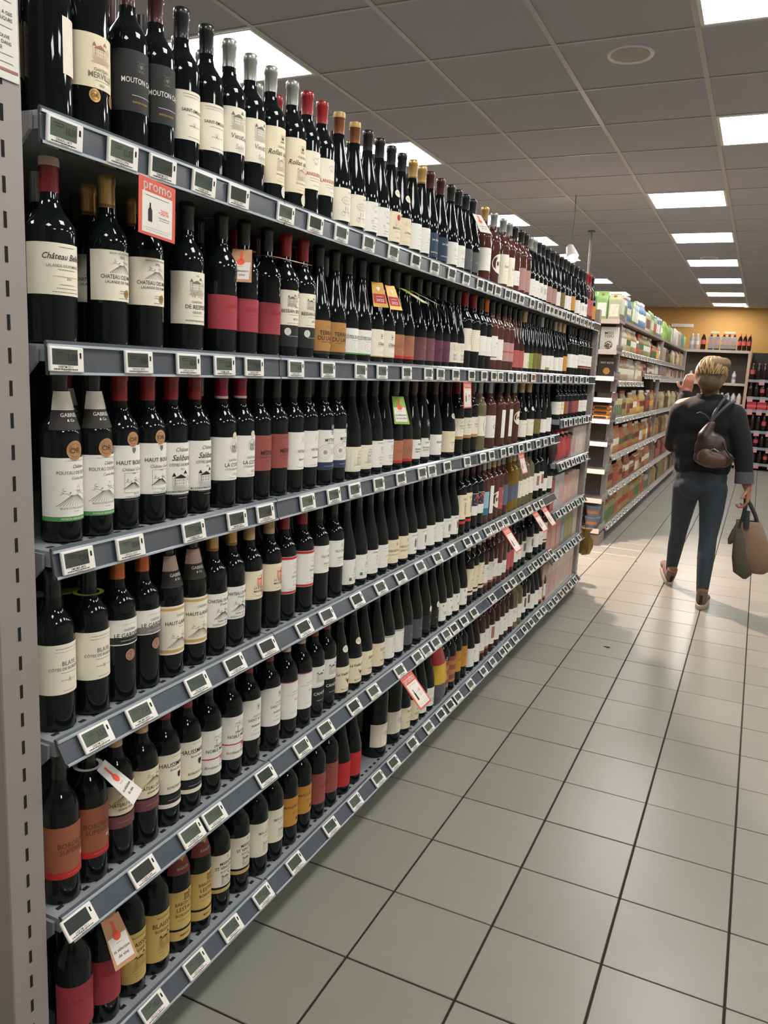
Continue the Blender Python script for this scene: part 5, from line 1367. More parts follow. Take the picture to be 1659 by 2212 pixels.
def product_mesh(kind, col, w, h):
    k = (kind, col, round(w, 3), round(h, 3))
    if k in PM:
        return PM[k]
    m = mat('pack_' + col, col, .35, noise=.12, scale=35, coat=.2)
    lc = random.Random(col).choice(['d8d0c0', 'a8483c', '4a6a44', 'c9a04a', 'e0dcd4', '6e3a2c', 'd8d0c0'])
    wl = mat('pack_label_' + lc, lc, .5, noise=.35, scale=70)
    capm = mat('cap_' + ('w' if int(col[0], 16) % 2 else 'o'), 'd8d2c8' if int(col[0], 16) % 2 else 'b5602f', .4)
    b = MB()
    r = w / 2 * .93
    if kind == 'juice_bottle':
        b.lathe([(r * .9, 0), (r, .01), (r, h * .26), (r * .93, h * .30), (r * .93, h * .54), (r, h * .58), (r * .92, h * .68), (r * .45, h * .84), (r * .36, h * .9)], 14, 0)
        parts = [('cap', MB().lathe([(r * .42, h * .895), (r * .42, h * .99), (r * .36, h)], 12).mesh('cap', capm, 40)),
                 ('label', patch(r * .96, h * .3, h * .54, -3.1, 3.1, n=14).mesh('label', wl, 60))]
    elif kind == 'jar':
        b.lathe([(r * .9, 0), (r, .008), (r, h * .72), (r * .8, h * .82), (r * .76, h * .84)], 14, 0)
        parts = [('lid', MB().lathe([(r * .82, h * .84), (r * .82, h * .98), (r * .76, h)], 14).mesh('lid', capm, 40)),
                 ('label', patch(r * 1.02, h * .15, h * .6, -3.1, 3.1, n=14).mesh('label', wl, 60))]
    elif kind == 'gable_carton':
        b.box(-w / 2, w / 2, -w / 2, w / 2, 0, h * .8, 0)
        b.prism_y([(-w / 2, h * .8), (w / 2, h * .8), (.003, h * .94), (.003, h), (-.003, h), (-.003, h * .94)], -w / 2, w / 2, 0)
        parts = [('print_panel', MB().box(w / 2 - .001, w / 2 + .0008, -w * .4, w * .4, h * .15, h * .6).mesh('print_panel', wl)),
                 ('cap', MB().lathe([(.012, 0), (.012, .014)], 10, 0, (w * .25, 0, h * .86)).mesh('cap', capm, 40))]
    else:
        b.box(-w / 2, w / 2, -w / 2, w / 2, 0, h, 0, ch=.004)
        parts = [('print_panel', MB().box(w / 2 - .001, w / 2 + .0008, -w * .4, w * .4, h * .15, h * .7).mesh('print_panel', wl))]
    PM[k] = (b.mesh(kind, m, 50), parts)
    return PM[k]
WH = {'juice_bottle': 'bottle', 'jar': 'jar', 'gable_carton': 'carton', 'packet': 'packet'}
pr_ = random.Random(77)
for r, z in enumerate(Z2):
    y = 7.70
    n = 0
    while y < 14.2:
        kind = pr_.choices(['juice_bottle', 'jar', 'gable_carton', 'packet'], [(5, 0, 3, 2), (7, 3, 1, 0), (4, 2, 3, 1), (7, 1, 2, 1), (7, 2, 2, 0), (7, 2, 1, 0), (5, 0, 3, 2)][r])[0]
        col = pr_.choice(PAL[r])
        run = pr_.randint(2, 4)
        w = pr_.choice((.075, .085, .095)) if kind != 'packet' else pr_.choice((.085, .11))
        hmax = .27 if r == 0 else (Z2[r - 1] - z - .05)
        h = min(hmax, {'juice_bottle': .26, 'jar': .16, 'gable_carton': .235, 'packet': .2}[kind] * pr_.choice((.92, 1, 1.05)))
        for q in range(run):
            if y + w / 2 > 14.2:
                break
            if not (10.88 < y < 11.02):
                n += 1
                me, parts = product_mesh(kind, col, w, h)
                dz = .09 if (r == 2 and y > 9.42) else 0
                if r == 2 and y > 9.42:
                    sc = min(1, (Z2[1] - z - .09 - .05) / h)
                else:
                    sc = 1
                sh = ROWN[r] if r < 5 else ('sixth' if r == 5 else 'bottom')
                lab = '%s %s, %s from near post, %s shelf of second gondola' % (colour_word(col), WH[kind], nth(n), sh)
                t = thing(kind, lab, WH[kind], (G2X - .012 - w / 2, y + w / 2, z + dz), 'drinks and sauces on the %s shelf of the second gondola' % sh, me)
                t.rotation_euler = (0, 0, pr_.uniform(-.06, .06) if kind != 'packet' else 0)
                if sc < 1:
                    t.scale = (1, 1, sc)
                if y < 10.9:
                    for pn, pm in parts:
                        ob(pn, pm, t)
            y += w + .006
        y += .008
# end shelves of the second gondola, facing the camera
ez = [2.03, 1.765, 1.535, 1.345, 1.155, .95, .70, .43, .15]
M_PINKST = MATS['pinkish_white_steel']
EX0, EX1 = -2.02, G2X + .025
for k, z in enumerate(ez):
    s = ob('end_shelf', MB().box(EX0, EX1, G2Y0 - .30, G2Y0 + .008, z - .022, z).mesh('end_shelf', M_G2SHELF), g2)
    ob('shelf_front', MB().box(EX0, EX1, G2Y0 - .306, G2Y0 - .3, z - .034, z + .006).mesh('shelf_front', M_PINKST), s)
    ob('tray_guard', MB().box(EX1 - .004, EX1, G2Y0 - .3, G2Y0 + .005, z, z + .05).mesh('tray_guard', M_CLEAR), s)
ob('end_base', MB().box(EX0, EX1, G2Y0 - .27, G2Y0 + .008, 0, .10).mesh('end_base', M_G2SHELF), g2)
ec = [(0, [('gable_carton', '6f9a52', .1, .27), ('gable_carton', '7aa55a', .1, .27), ('gable_carton', '86ad62', .1, .27), ('gable_carton', 'b5b48c', .1, .25)]),
      (1, [('packet', 'b08a78', .09, .2)]), (8, [('jar', '6f7c8c', .12, .15), ('jar', '77848f', .12, .15)])]
def end_item(kind, col, w, h, x, z, label, group, yoff=.14):
    me, parts = product_mesh(kind, col, w, h)
    t = thing(kind, label, WH[kind], (x + .085, G2Y0 - yoff, z), group, me, rz=-math.pi / 2)
    for pn, pm in parts:
        ob(pn, pm, t)
    return t
for n, x in enumerate((-1.36, -1.47, -1.58, -1.69, -1.8, -1.91)):
    end_item('gable_carton', ('a9ad86', '86ad62', '7aa55a', '6f9a52', '7aa55a', '86ad62')[n], .1, .26 if n else .24, x, ez[0], '%s carton on top of the end shelf, %s from the corner post' % (('olive cream', 'light green', 'green', 'leaf green', 'mid green', 'soft green')[n], nth(n + 1)), 'cartons on top of the end shelf', .12)
def flat_box(x, z, w, h, d, col, label, words, panel=None, pcol=None):
    t = thing('food_box', label, 'box', (x + .085, G2Y0 - .17, z), None, MB().box(-w / 2, w / 2, -d / 2, d / 2, 0, h, ch=.003).mesh('food_box', mat('pack_' + col, col, .5)))
    F = Flat()
    for (tx, yy, hh, ink) in words:
        F.text(tx, 0, yy * h * 1000, hh, ink, w * 900)
    if panel:
        F.disc(0, panel * h * 1000, h * 170, pcol)
        F.sketch('dots', 0, panel * h * 1000, h * 300, 'white' if pcol != 'white' else 'orange')
    off = {k: i * .0003 for i, k in enumerate(F.d)}
    for ink, (V, Fc) in F.d.items():
        me = bpy.data.meshes.new('lettering')
        me.from_pydata([(a / 1000, -d / 2 - .0008 - off[ink], b / 1000) for a, b in V], [], Fc)
        me.materials.append(INK[ink])
        ob('lettering', me, t)
flat_box(-1.375, ez[1], .155, .21, .06, 'cfccc4', 'white miso tofu box on the second end shelf', (('MISO', .74, 24, 'black'), ('TOFU', .6, 22, 'black')), .24, 'brown')
flat_box(-1.52, ez[1], .12, .21, .06, '4f86a8', 'blue box just behind the white miso tofu box', (('BIO', .6, 20, 'white'),))
end_item('juice_bottle', 'b98a78', .1, .24, -1.62, ez[1], 'pinkish bottle standing left of the blue box on the end shelf', None)
flat_box(-1.37, ez[2], .155, .175, .06, '2a2220', 'black box with yellow food picture on the third end shelf', (('HOT ROYS', .72, 16, 'white'),), .3, 'gold')
for n, x in enumerate((-1.36, -1.52)):
    t = thing('black_tray', 'black plastic food tray on the fourth end shelf, %s' % ('right one' if n == 0 else 'left one'), 'tray', (x + .085, G2Y0 - .15, ez[3]), 'black trays on the end shelf', MB().box(-.07, .07, -.08, .08, 0, .06, ch=.008).mesh('black_tray', mat('black_tray', '1f1b1a', .3)))
    ob('film', MB().box(-.066, .066, -.076, .076, .0605, .062).mesh('film', M_CLEAR), t)
for n in range(3):
    t = thing('snack_packet', 'orange and black snack packet lying on the fifth end shelf, %s of the pile' % ('bottom', 'middle', 'top')[n], 'packet', (-1.29, G2Y0 - .17, ez[4] + n * .042), 'orange snack packets', MB().box(-.075, .075, -.08, .08, 0, .04, ch=.012).mesh('snack_packet', mat('snack_orange', 'b5762f', .4, noise=.3, scale=30)))
    ob('dark_band', MB().box(-.06, .05, -.0812, -.079, .008, .03).mesh('dark_band', mat('snack_dark', '2a1d17', .4)), t)
for n, (x, z) in enumerate(((-1.37, 0), (-1.37, .105), (-1.53, 0), (-1.53, .105))):
    t = thing('plastic_tub', 'blue grey plastic tub on lowest end shelf, %s' % ('right lower', 'right upper', 'left lower', 'left upper')[n], 'tub', (x + .085, G2Y0 - .17, ez[8] + z), 'tubs on the lowest end shelf', MB().lathe([(.055, 0), (.068, .095)], 20).mesh('plastic_tub', mat('tub_blue', '66717e', .4), 50))
    ob('lid', MB().lathe([(.071, .093), (.071, .101), (.066, .103)], 20).mesh('lid', mat('tub_lid', '7b8590', .4), 40), t)
    ob('label', patch(.0625, .03, .07, -2.6, -.6, n=10).mesh('label', mat('tub_label', 'b5744a', .5, noise=.2), 60), t)

# ---------------------------------------------------------------- drinks wall at the end of the aisle
BY = 16.1
M_WOOD = mat('pinkish_wood_edge', 'b89a88', .5, noise=.06)
M_BROWNBK = mat('brown_board', '4c423b', .6)
bs = thing('drinks_shelf', 'beige framed shelf with soda packs against the ochre wall', 'shelf', (0, 0, 0))
ob('back_board', MB().box(-2.4, -.30, BY + .45, BY + .47, .1, 2.14).mesh('back_board', M_BROWNBK), bs)
ob('side_panel', MB().box(-.30, -.25, BY, BY + .47, 0, 2.15).mesh('side_panel', M_WOOD), bs)
ob('side_panel', MB().box(-2.45, -2.4, BY, BY + .47, 0, 2.15).mesh('side_panel', M_WOOD), bs)
for z in (2.15, 1.56, 1.18, .78, .4, .1):
    s = ob('shelf', MB().box(-2.4, -.30, BY + .004, BY + .45, z - .03, z).mesh('shelf', M_WOOD), bs)
    ob('front_rail', MB().box(-2.4, -.30, BY - .006, BY + .003, z - .045, z + .002).mesh('front_rail', mat('pale_front_rail', 'b5a8a0', .35)), s)
M_COLA = mat('cola_dark', (.02, .008, .006), .08, noise=0)
M_COLAL = mat('cola_label', 'b5474a', .5, noise=.15)
M_WATER = mat('water_bottle_plastic', 'b9bfc0', .1, noise=0, trans=.5)
M_FILM = mat('shrink_film', 'e3d8d4', .12, noise=0, trans=.8)
def soda_mesh(h, r):
    k = ('soda', h, r)
    if k not in PM:
        PM[k] = MB().lathe([(r * .8, 0), (r, .02), (r, h * .6), (r * .9, h * .72), (r * .4, h * .9), (r * .36, h * .93)], 14).mesh('soda_bottle', M_COLA, 50)
        PM[k, 'l'] = patch(r * 1.01, h * .34, h * .6, -3.1, 3.1, n=14).mesh('label', M_COLAL, 60)
        PM[k, 'c'] = MB().lathe([(r * .42, h * .92), (r * .42, h * .99), (r * .36, h)], 10).mesh('cap', mat('cap_red', 'a84a40', .4), 40)
    return PM[k], PM[k, 'l'], PM[k, 'c']
def soda(x, y, z, h, r, label, group, lab=True):
    a, b, c = soda_mesh(h, r)
    t = thing('soda_bottle', label, 'bottle', (x, y, z), group, a)
    if lab:
        ob('label', b, t)
    ob('cap', c, t)
xs = [-1.10, -.97, -.86, -.75, -.66, -.57]
for n, x in enumerate(xs):
    soda(x, BY + .12, 2.15, .30, .045, 'dark cola bottle with red label on the top shelf, %s from left' % nth(n + 1), 'cola bottles on the drinks shelf')
for n, x in enumerate((-.47, -.39, -.31)):
    soda(x, BY + .06, 2.15, .28, .036, 'slim cola bottle with pink label, front row at right of top shelf, %s' % ('left', 'middle', 'right')[n], 'slim cola bottles')
    soda(x, BY + .16, 2.15, .31, .036, 'slim cola bottle in the back row at right end of top shelf, %s' % ('left', 'middle', 'right')[n], 'slim cola bottles')
for n, (x, w) in enumerate(((-1.10, 0), (-.915, .2), (-.66, .27))):
    if w:
        t = thing('shrink_wrap', 'clear shrink film round the %s cola pack on the drinks shelf' % ('smaller', 'larger')[n - 1], 'wrapping', (x, BY + .12, 2.15))
        ob('film', MB().box(-w / 2, w / 2, -.052, -.0505, .03, .25).box(-w / 2, w / 2, .0505, .052, .03, .25).mesh('film', M_FILM), t)
        ob('handle_card', MB().box(-w * .35, w * .35, -.02, -.018, .302, .345).box(-w * .35, w * .35, .018, .02, .302, .345).box(-w * .35, w * .35, -.02, .02, .343, .346).mesh('handle_card', mat('handle_card', 'a9a48c', .5)), t)
def water(x, y, z, h, r, label, group, m=M_WATER, lab='c0c4c6'):
    k = ('water', h, r, m.name)
    if k not in PM:
        PM[k] = MB().lathe([(r * .85, 0), (r, .015), (r, h * .62), (r * .85, h * .75), (r * .42, h * .9), (r * .4, h * .94)], 14).mesh('water_bottle', m, 50)
    t = thing('water_bottle', label, 'bottle', (x, y, z), group, PM[k])
    ob('cap', MB().lathe([(r * .46, h * .93), (r * .46, h)], 10).mesh('cap', mat('cap_pale', 'c2c6c4', .4), 40), t)
    ob('label', patch(r * 1.01, h * .32, h * .55, -3.1, 3.1, n=12).mesh('label', mat('wlabel_' + lab, lab, .5), 60), t)
for n, x in enumerate((-1.30, -1.21)):
    water(x, BY + .1, 2.15, .29, .04, 'clear water bottle at left end of the drinks shelf top, %s' % ('left', 'right')[n], 'water bottles on top')
M_MILK = mat('milk_plastic', 'cfc4bd', .35)
for n in range(5):
    water(-1.25 + n * .1, BY + .1, 1.56, .2, .038, 'white plastic bottle behind the head, %s from left on upper shelf' % nth(n + 1), 'white bottles on the upper shelf', M_MILK, '9fb0bb')
water(-.5, BY + .1, 1.56, .22, .036, 'white bottle with dark blue label alone on upper drinks shelf', None, M_MILK, '2e4a86')
for n in range(6):
    water(-.86 + n * .098, BY + .08, 1.18, .2, .042, 'white milk bottle right of the head, %s from left, middle drinks shelf' % nth(n + 1), 'milk bottles on the middle shelf', M_MILK, 'c9b5ae')
for n in range(3):
    water(-.52 + n * .085, BY + .08, .78, .22, .034, 'pale bottle at right end of the low drinks shelf, %s' % ('left', 'middle', 'right')[n], 'pale bottles on the low shelf', M_MILK, '8fa0b0')
# dark cola shelf to the right
cs = thing('cola_shelf', 'dark shelf of cola bottles and red packs at far right', 'shelf', (0, 0, 0))
M_BLK = mat('black_shelf', '1d1c1e', .5)
M_BLUERAIL = mat('bluish_rail', '7f8690', .3)
ob('back_board', MB().box(-.24, 1.9, BY + .45, BY + .47, .05, 2.14).mesh('back_board', M_BLK), cs)
ob('side_panel', MB().box(1.9, 1.95, BY, BY + .47, 0, 2.15).mesh('side_panel', M_BLK), cs)
CZ = [2.11, 1.64, 1.33, 1.1, .72, .42, .13]
for z in CZ[1:]:
    s = ob('shelf', MB().box(-.245, 1.9, BY - .05, BY + .45, z - .03, z).mesh('shelf', M_BLK), cs)
    ob('front_rail', MB().box(-.245, 1.9, BY - .06, BY - .051, z - .045, z + .005).mesh('front_rail', M_BLUERAIL), s)
M_REDPK = mat('red_pack', 'b53038', .35, noise=.12)
for q, z in enumerate(CZ[1:]):
    hmax = CZ[q] - z - .06
    for n in range(10 if q != 2 else 0):
        x = -.19 + n * .098
        soda(x, BY + .02, z, min(.3, hmax), .04, 'cola bottle, %s from left on the %s dark shelf at far right' % (nth(n + 1), nth(q + 1)), 'cola bottles on the dark shelves', (n + q) % 3 == 0)
for n in range(6):
    t = thing('can_pack', 'red drink can pack, %s from left on the third dark shelf' % nth(n + 1), 'pack', (-.14 + n * .17, BY + .03, 1.1), 'red can packs', MB().box(-.08, .08, -.06, .06, 0, .15, ch=.01).mesh('can_pack', M_REDPK))
    ob('band', MB().box(-.08, .08, -.0612, -.0598, .05, .09).mesh('band', mat('pack_band', 'c9575a', .4)), t)
for q, (z, xs) in enumerate(((1.33, (-.18, .03)), (1.64, (-.02, .2)), (1.1, (-.16, .0, .16)), (.72, (-.0, .2)), (.42, (.0, .24)), (.13, (.06, .3)))):
    for n, x in enumerate(xs):
        t = thing('shelf_sign', 'pink and blue price sign, %s from left on %s dark rail' % (nth(n + 1), nth((2, 1, 3, 4, 5, 6)[q])), 'sign', (x, BY - .062, z - .02), 'pink signs on the dark shelves')
        ob('card', MB().box(-.045, .045, -.002, 0, -.07, .03).mesh('card', mat('sign_pink', 'c98a88', .5)), t)
        ob('head', MB().box(-.045, .045, -.0028, -.002, -.005, .03).mesh('head', mat('sign_blue', '8a98a4', .5)), t)
# pale strip high on the back wall
t = thing('wall_strip', 'pale horizontal strip high on the ochre wall', 'vent', (-1.55, Y1 - .02, 2.62))
ob('frame', MB().box(-.2, .2, 0, .018, -.03, .03).mesh('frame', M_WHITEPL), t)
ob('slats', MB().box(-.18, .18, -.003, 0, -.018, -.006).box(-.18, .18, -.003, 0, .006, .018).mesh('slats', M_TBAR), t)
# ---------------------------------------------------------------- the shopper
def blob(name, prims, voxel, m, parent, smooth=6, loc=(0, 0, 0)):
    """Union of tapered limbs and ellipsoids, remeshed into one continuous skin."""
    mb = MB()
    for p in prims:
        if p[0] == 'cap':
            pts, rad = p[1], p[2]
            mb.tube(pts, rad, 16)
            for q, rr in ((pts[0], rad[0]), (pts[-1], rad[-1])):
                mb.sphere(q, rr * .995, 16)
            for q, rr in list(zip(pts, rad))[1:-1]:
                mb.sphere(q, rr * .99, 16)
        else:
            rot = p[4] if len(p) > 4 else None
            mb.sphere(p[1], 1.0, 18, 0, p[2], rot)
    me = mb.mesh(name, m)
    o = bpy.data.objects.new(name, me)
    C.objects.link(o)
    r = o.modifiers.new('r', 'REMESH')
    r.mode = 'VOXEL'
    r.voxel_size = voxel
    r.use_smooth_shade = True
    s = o.modifiers.new('s', 'SMOOTH')
    s.iterations = smooth
    s.factor = .5
    dg = bpy.context.evaluated_depsgraph_get()
    out = bpy.data.meshes.new_from_object(o.evaluated_get(dg))
    out.name = name
    out.materials.clear()
    out.materials.append(m)
    bpy.data.objects.remove(o)
    bpy.data.meshes.remove(me)
    return ob(name, out, parent, loc)
SKIN = mat('skin', '946654', .55, noise=.05, scale=30)
HAIR = mat('blond_hair', '6c5738', .6, noise=.4, scale=26, bump=.5)
JACK = mat('black_denim', '0d0e10', .9, noise=.2, scale=120)
JEAN = mat('dark_blue_jeans', '2a3239', .85, noise=.22, scale=90)
SHOE = mat('taupe_suede', '6b5850', .8, noise=.1, scale=60)
SOLE = mat('shoe_sole', '9a8c7e', .7)
ORAN = mat('orange_lining', 'b0602f', .6)
BLACKM = mat('black_leather', '1b1817', .5, noise=.1)
person = thing('person', 'person with blond hair in black jacket and jeans walking away along the aisle', 'person', (-.31, 5.86, 0))
ox, oy = -.31, 5.86
def P(x, y, z):
    return (x - ox, y - oy, z)
# one continuous body
body = []
body.append(('ell', P(-.322, 5.90, 1.575), (.078, .094, .112)))
body.append(('ell', P(-.322, 5.94, 1.525), (.062, .07, .075)))
body.append(('cap', [P(-.318, 5.88, 1.50), P(-.315, 5.89, 1.40)], [.055, .06]))
body.append(('ell', P(-.318, 5.995, 1.56), (.014, .02, .02)))
for sx in (-1, 1):
    body.append(('ell', P(-.322 + sx * .08, 5.895, 1.565), (.011, .02, .03)))
body.append(('cap', [P(-.48, 5.90, 1.34), P(-.315, 5.90, 1.37), P(-.16, 5.89, 1.33)], [.07, .085, .07]))
body.append(('cap', [P(-.315, 5.90, 1.36), P(-.31, 5.90, 1.12), P(-.31, 5.91, .92)], [.11, .095, .10]))
body.append(('cap', [P(-.13, 5.88, 1.32), P(-.062, 5.87, 1.08), P(-.035, 5.86, .9), P(-.012, 5.85, .84)], [.05, .042, .033, .026]))
body.append(('cap', [P(-.50, 5.90, 1.32), P(-.53, 5.99, 1.10), P(-.50, 6.10, 1.30), P(-.49, 6.13, 1.42)], [.05, .042, .033, .026]))
body.append(('cap', [P(-.385, 5.92, .82), P(-.41, 5.98, .65), P(-.425, 6.06, .46), P(-.44, 6.13, .33), P(-.457, 6.205, .125)], [.07, .055, .038, .036, .03]))
body.append(('cap', [P(-.235, 5.90, .82), P(-.215, 5.85, .65), P(-.214, 5.795, .48), P(-.21, 5.735, .34), P(-.204, 5.672, .115)], [.07, .055, .038, .036, .03]))
bd = blob('body', body, .010, SKIN, person, 4)
# hands with separate fingers
def hand(name, palm, pdir, spread, curl, thumb, sc=1.0):
    """palm centre, finger direction, sideways direction, curl direction and thumb direction"""
    pd, sp, cu, th = (Vector(q).normalized() for q in (pdir, spread, curl, thumb))
    pc = Vector(palm)
    pr = []
    for i in range(4):
        b = pc + sp * (i - 1.5) * .019 * sc
        pr.append(('cap', [b - pd * .045 * sc, b + pd * .035 * sc], [.013 * sc, .0115 * sc]))
        L = (.038, .043, .04, .032)[i] * sc
        q0 = b + pd * .04 * sc
        q1 = q0 + (pd * .8 + cu * .6).normalized() * L
        q2 = q1 + (pd * .05 + cu).normalized() * L * .75
        q3 = q2 + (cu * .6 - pd * .8).normalized() * L * .55
        pr.append(('cap', [q0, q1, q2, q3], [.0098 * sc, .009 * sc, .0082 * sc, .007 * sc]))
    t0 = pc - sp * .03 * sc - pd * .03 * sc
    t1 = t0 + th * .035 * sc
    t2 = t1 + (th * .6 + pd * .5 + cu * .3).normalized() * .032 * sc
    pr.append(('cap', [t0, t1, t2], [.013 * sc, .011 * sc, .009 * sc]))
    pr.append(('cap', [pc - pd * .085 * sc, pc - pd * .04 * sc], [.024 * sc, .024 * sc]))
    return blob(name, pr, .0045, SKIN, person, 3)
hand('hand', P(.0, 5.85, .785), (.12, -.05, -1), (.2, 1, 0), (-1, .1, -.2), (-.4, -.8, -.5))
hand('hand', P(-.485, 6.12, 1.50), (.1, -.1, 1), (1, .3, 0), (.25, .95, .15), (-.8, .1, .5), .95)
# hair: short updo
hair = [('ell', P(-.322, 5.872, 1.602), (.105, .108, .105)), ('ell', P(-.322, 5.835, 1.545), (.088, .07, .085)), ('ell', P(-.322, 5.85, 1.48), (.06, .045, .05)),
        ('ell', P(-.30, 5.82, 1.65), (.075, .05, .045)), ('ell', P(-.255, 5.84, 1.655), (.05, .05, .04)), ('ell', P(-.39, 5.86, 1.59), (.04, .06, .07)), ('ell', P(-.262, 5.86, 1.585), (.045, .06, .075))]
blob('hair', hair, .009, HAIR, person, 3)
blob('hair_underlayer', [('ell', P(-.318, 5.80, 1.53), (.062, .045, .07)), ('ell', P(-.29, 5.802, 1.58), (.04, .035, .04)), ('cap', [P(-.33, 5.83, 1.5), P(-.325, 5.85, 1.445)], [.05, .04])], .008, mat('dark_blond_hair', '4c3a2a', .65, noise=.3, scale=30, bump=.5), person, 3)
rh = random.Random(4)
strands = MB()
for k in range(26):
    a0 = rh.uniform(-1.25, 1.25)
    pts = []
    for q in range(6):
        t_ = q / 5
        el = 1.25 - t_ * 1.35
        az = -math.pi / 2 + a0 * (1 - .35 * t_) + .2 * math.sin(t_ * 3 + k)
        rr_ = 1.0 + rh.uniform(-.01, .03)
        pts.append(P(-.320 + .108 * rr_ * math.cos(el) * math.cos(az), 5.868 + .112 * rr_ * math.cos(el) * math.sin(az), 1.595 + .108 * rr_ * math.sin(el)))
    strands.tube(pts, [.004, .0065, .007, .0065, .005, .003], 6)
so_ = ob('hair_strands', strands.mesh('hair_strands', [mat('light_blond_hair', '8a7148', .55, noise=.4, scale=40)], 60), person, kind='stuff')
ob('eyes', MB().sphere(P(-.35, 5.985, 1.585), .011, 10).sphere(P(-.29, 5.985, 1.585), .011, 10).mesh('eyes', mat('eye_white', 'd8d2c8', .3), 60), person)
ob('mouth', MB().sphere(P(-.32, 6.003, 1.51), 1, 10, 0, (.022, .006, .007)).mesh('mouth', mat('lips', '9a5a50', .5), 60), person)
# jacket
jk = [('cap', [P(-.47, 5.90, 1.325), P(-.315, 5.895, 1.36), P(-.17, 5.89, 1.318)], [.083, .105, .083]),
      ('ell', P(-.32, 5.90, 1.26), (.215, .135, .15)), ('ell', P(-.318, 5.905, 1.10), (.205, .135, .20)), ('ell', P(-.312, 5.91, .98), (.192, .138, .12)),
      ('ell', P(-.317, 5.885, 1.385), (.115, .088, .055)), ('ell', P(-.317, 5.86, 1.33), (.16, .09, .10)),
      ('cap', [P(-.44, 5.91, .945), P(-.19, 5.91, .945)], [.062, .062]), ('cap', [P(-.40, 5.87, .95), P(-.23, 5.87, .95)], [.075, .075]),
      ('cap', [P(-.155, 5.885, 1.31), P(-.092, 5.87, 1.16), P(-.062, 5.865, 1.06), P(-.040, 5.855, .93)], [.085, .072, .064, .056]),
      ('cap', [P(-.485, 5.90, 1.31), P(-.515, 5.97, 1.13), P(-.525, 6.00, 1.09), P(-.505, 6.08, 1.24), P(-.49, 6.125, 1.42)], [.085, .074, .07, .06, .05])]
jo = blob('jacket', jk, .010, JACK, person, 5)
ob('collar', MB().lathe([(.095, 1.378), (.094, 1.41), (.083, 1.45), (.074, 1.447), (.074, 1.39)], 22, 0, P(-.317, 5.89, 0), False, .9).mesh('collar', JACK, 50), person)
ob('cuff', MB().tube([P(-.040, 5.855, .945), P(-.034, 5.852, .865)], [.060, .061], 18).mesh('cuff', mat('rolled_grey_cuff', '45474a', .85, noise=.12, scale=80), 50), person)
# jeans
je = [('ell', P(-.31, 5.905, .88), (.172, .125, .11)), ('ell', P(-.36, 5.88, .815), (.105, .105, .10)), ('ell', P(-.255, 5.88, .815), (.105, .105, .10)),
      ('cap', [P(-.395, 5.92, .80), P(-.41, 5.98, .65), P(-.425, 6.06, .46), P(-.44, 6.13, .33), P(-.457, 6.205, .135)], [.098, .081, .060, .057, .041]),
      ('cap', [P(-.225, 5.90, .80), P(-.215, 5.85, .65), P(-.214, 5.795, .48), P(-.21, 5.735, .34), P(-.204, 5.672, .125)], [.098, .081, .060, .057, .040])]
blob('jeans', je, .009, JEAN, person, 4)
# shoes: built along +y, heel at the origin
def shoe(at, yaw, pitch):
    e = ob('shoe', None, person)
    up_ = [('ell', (0, .03, .055), (.036, .04, .05)), ('cap', [(0, .03, .05), (0, .12, .04), (0, .19, .032)], [.037, .036, .028]), ('ell', (0, .2, .03), (.04, .05, .025)), ('cap', [(0, .025, .06), (0, .022, .115)], [.036, .038])]
    o = blob('upper', up_, .007, SHOE, e, 3)
    ob('sole', MB().lathe([(.95, -.012), (1, -.008), (1, .016), (.97, .02)], 24, 0, (0, 0, 0)).mesh('sole', SOLE, 40), e)
    so = [c for c in e.children if c.name.startswith('sole')][0]
    so.scale = (.043, .138, 1)
    so.location = (0, .115, .0)
    ob('heel_strip', MB().box(-.011, .011, -.0125, -.006, .03, .115, ch=.002).mesh('heel_strip', BLACKM), e)
    ob('lining', MB().lathe([(.034, .115), (.038, .13), (.03, .128)], 18, 0, (0, .022, 0)).mesh('lining', ORAN, 40), e)
    e.location = at
    e.rotation_euler = (pitch, 0, yaw)
    return e
shoe(P(-.204, 5.645, .012), math.radians(-4), 0)
shoe(P(-.455, 6.19, .014), math.radians(20), math.radians(24))
# backpack
bp = thing('backpack', 'small dark brown leather backpack hanging on the back of the person', 'backpack', (0, 0, 0))
LEAT = mat('brown_leather', '2c1f1b', .42, noise=.25, scale=40, bump=.15)
LEAT2 = mat('worn_brown_leather', '4a342a', .42, noise=.3, scale=45, bump=.15)
blob('bag', [('ell', (-.265, 5.715, 1.09), (.105, .055, .115)), ('ell', (-.24, 5.71, 1.03), (.13, .06, .07)), ('cap', [(-.31, 5.72, 1.17), (-.28, 5.73, 1.25)], [.05, .03])], .008, LEAT, bp, 4)
blob('front_pocket', [('ell', (-.245, 5.668, 1.02), (.095, .032, .055)), ('ell', (-.285, 5.672, 1.045), (.055, .03, .05))], .006, LEAT2, bp, 3)
ob('flap_edge', MB().tube([(-.19, 5.662, 1.14), (-.17, 5.655, 1.10), (-.14, 5.655, 1.06), (-.11, 5.665, 1.04)], .006, 6).mesh('flap_edge', BLACKM, 60), bp)
ob('buckle', MB().tube([(-.262, 5.648, 1.085), (-.24, 5.642, 1.098), (-.215, 5.642, 1.085), (-.205, 5.645, 1.068)], .004, 6).mesh('buckle', mat('silver_metal', 'b0aca4', .25, .9), 60), bp)
for q in (((-.285, 5.735, 1.27), (-.27, 5.74, 1.32), (-.235, 5.775, 1.40), (-.215, 5.80, 1.43), (-.215, 5.90, 1.445)), ((-.28, 5.735, 1.27), (-.24, 5.745, 1.33), (-.19, 5.775, 1.39), (-.165, 5.81, 1.405), (-.16, 5.90, 1.415))):
    ob('strap', MB().tube(q, .011, 8).mesh('strap', mat('grey_strap', '33353a', .6), 60), bp)
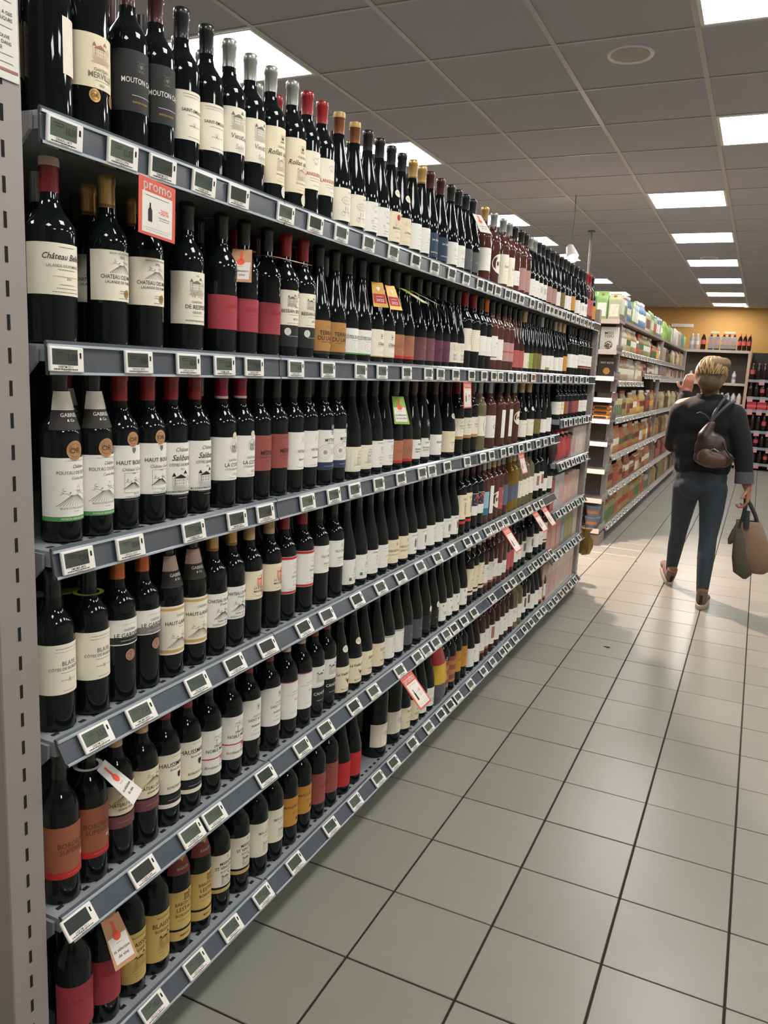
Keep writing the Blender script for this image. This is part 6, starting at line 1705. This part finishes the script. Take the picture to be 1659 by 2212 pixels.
ob('top_handle', MB().tube([(-.285, 5.735, 1.27), (-.32, 5.725, 1.31), (-.355, 5.725, 1.325), (-.375, 5.73, 1.315)], .007, 8).mesh('top_handle', BLACKM, 60), bp)
# tote bag
tb = thing('tote_bag', 'brown cloth tote bag with dark handles carried in the right hand', 'bag', (0, 0, 0))
TOT = mat('brown_canvas', '7a6450', .85, noise=.14, scale=90, bump=.1)
TOT2 = mat('dark_olive_canvas', '4b463a', .85, noise=.12, scale=80)
def sheet_bag(name, rows, m, parent):
    mb = MB()
    n = 16
    vs, fs = [], []
    for (cx, cy, z, rx, ry) in rows:
        for i in range(n):
            th = 2 * math.pi * i / n
            vs.append((cx + rx * math.copysign(abs(math.cos(th)) ** .7, math.cos(th)), cy + ry * math.sin(th), z))
    for k in range(len(rows) - 1):
        for i in range(n):
            j = (i + 1) % n
            fs.append((k * n + i, k * n + j, k * n + n + j, k * n + n + i))
    fs.append(tuple(range(n - 1, -1, -1)))
    mb.add(vs, fs)
    return ob(name, mb.mesh(name, m, 60), parent)
sheet_bag('bag_body', [(.112, 5.85, .262, .05, .03), (.105, 5.85, .29, .095, .05), (.085, 5.85, .38, .105, .062), (.055, 5.85, .50, .10, .06), (.03, 5.85, .60, .082, .045), (.022, 5.85, .615, .076, .03)], TOT, tb)
sheet_bag('side_fold', [(.045, 5.80, .222, .012, .008), (.03, 5.80, .26, .06, .02), (.0, 5.805, .36, .05, .03), (-.015, 5.81, .48, .04, .03), (-.025, 5.83, .58, .03, .02), (-.03, 5.84, .60, .02, .01)], TOT2, tb)
sheet_bag('corner_flap', [(-.075, 5.82, .445, .01, .006), (-.06, 5.82, .48, .03, .012), (-.04, 5.825, .54, .032, .016), (-.035, 5.83, .58, .02, .01)], TOT2, tb)
for q in (((-.03, 5.815, .56), (-.012, 5.83, .64), (-.006, 5.845, .71), (-.012, 5.85, .765), (.0, 5.85, .745)), ((.085, 5.845, .595), (.06, 5.85, .66), (.02, 5.85, .73), (-.008, 5.85, .765))):
    m = MB().tube(q, .013, 8)
    ob('handle', m.mesh('handle', mat('dark_green_webbing', '262a28', .8), 60), tb)
ob('handle_patch', MB().tube([(.012, 5.80, .69), (.012, 5.795, .62), (.016, 5.79, .57)], [.014, .02, .018], 10).mesh('handle_patch', MATS['dark_green_webbing'], 60), tb)
# scraps on the floor
rs = random.Random(9)
for n, (x, y, r_, where) in enumerate(((-.633, 4.49, .022, 'curled dark scrap lying on a grey tile in mid aisle'), (-.555, 7.02, .012, 'tiny dark crumb on the floor near the left shoe of the person'), (-.79, 6.86, .009, 'tiny dark crumb on the lit floor beyond the wine shelf'))):
    t = thing('floor_scrap', where, 'scrap', (x, y, .0012))
    m = MB()
    for k in range(4):
        a_ = rs.uniform(0, 6.28)
        m.box(-r_ * .5 + k * r_ * .35, -r_ * .5 + k * r_ * .35 + r_ * .45, -r_ * .16 + .004 * math.sin(k * 2), r_ * .16 + .004 * math.sin(k * 2), 0, .0015 + .001 * k)
    ob('flake', m.mesh('flake', mat('scrap_dark', '33301f', .8)), t)
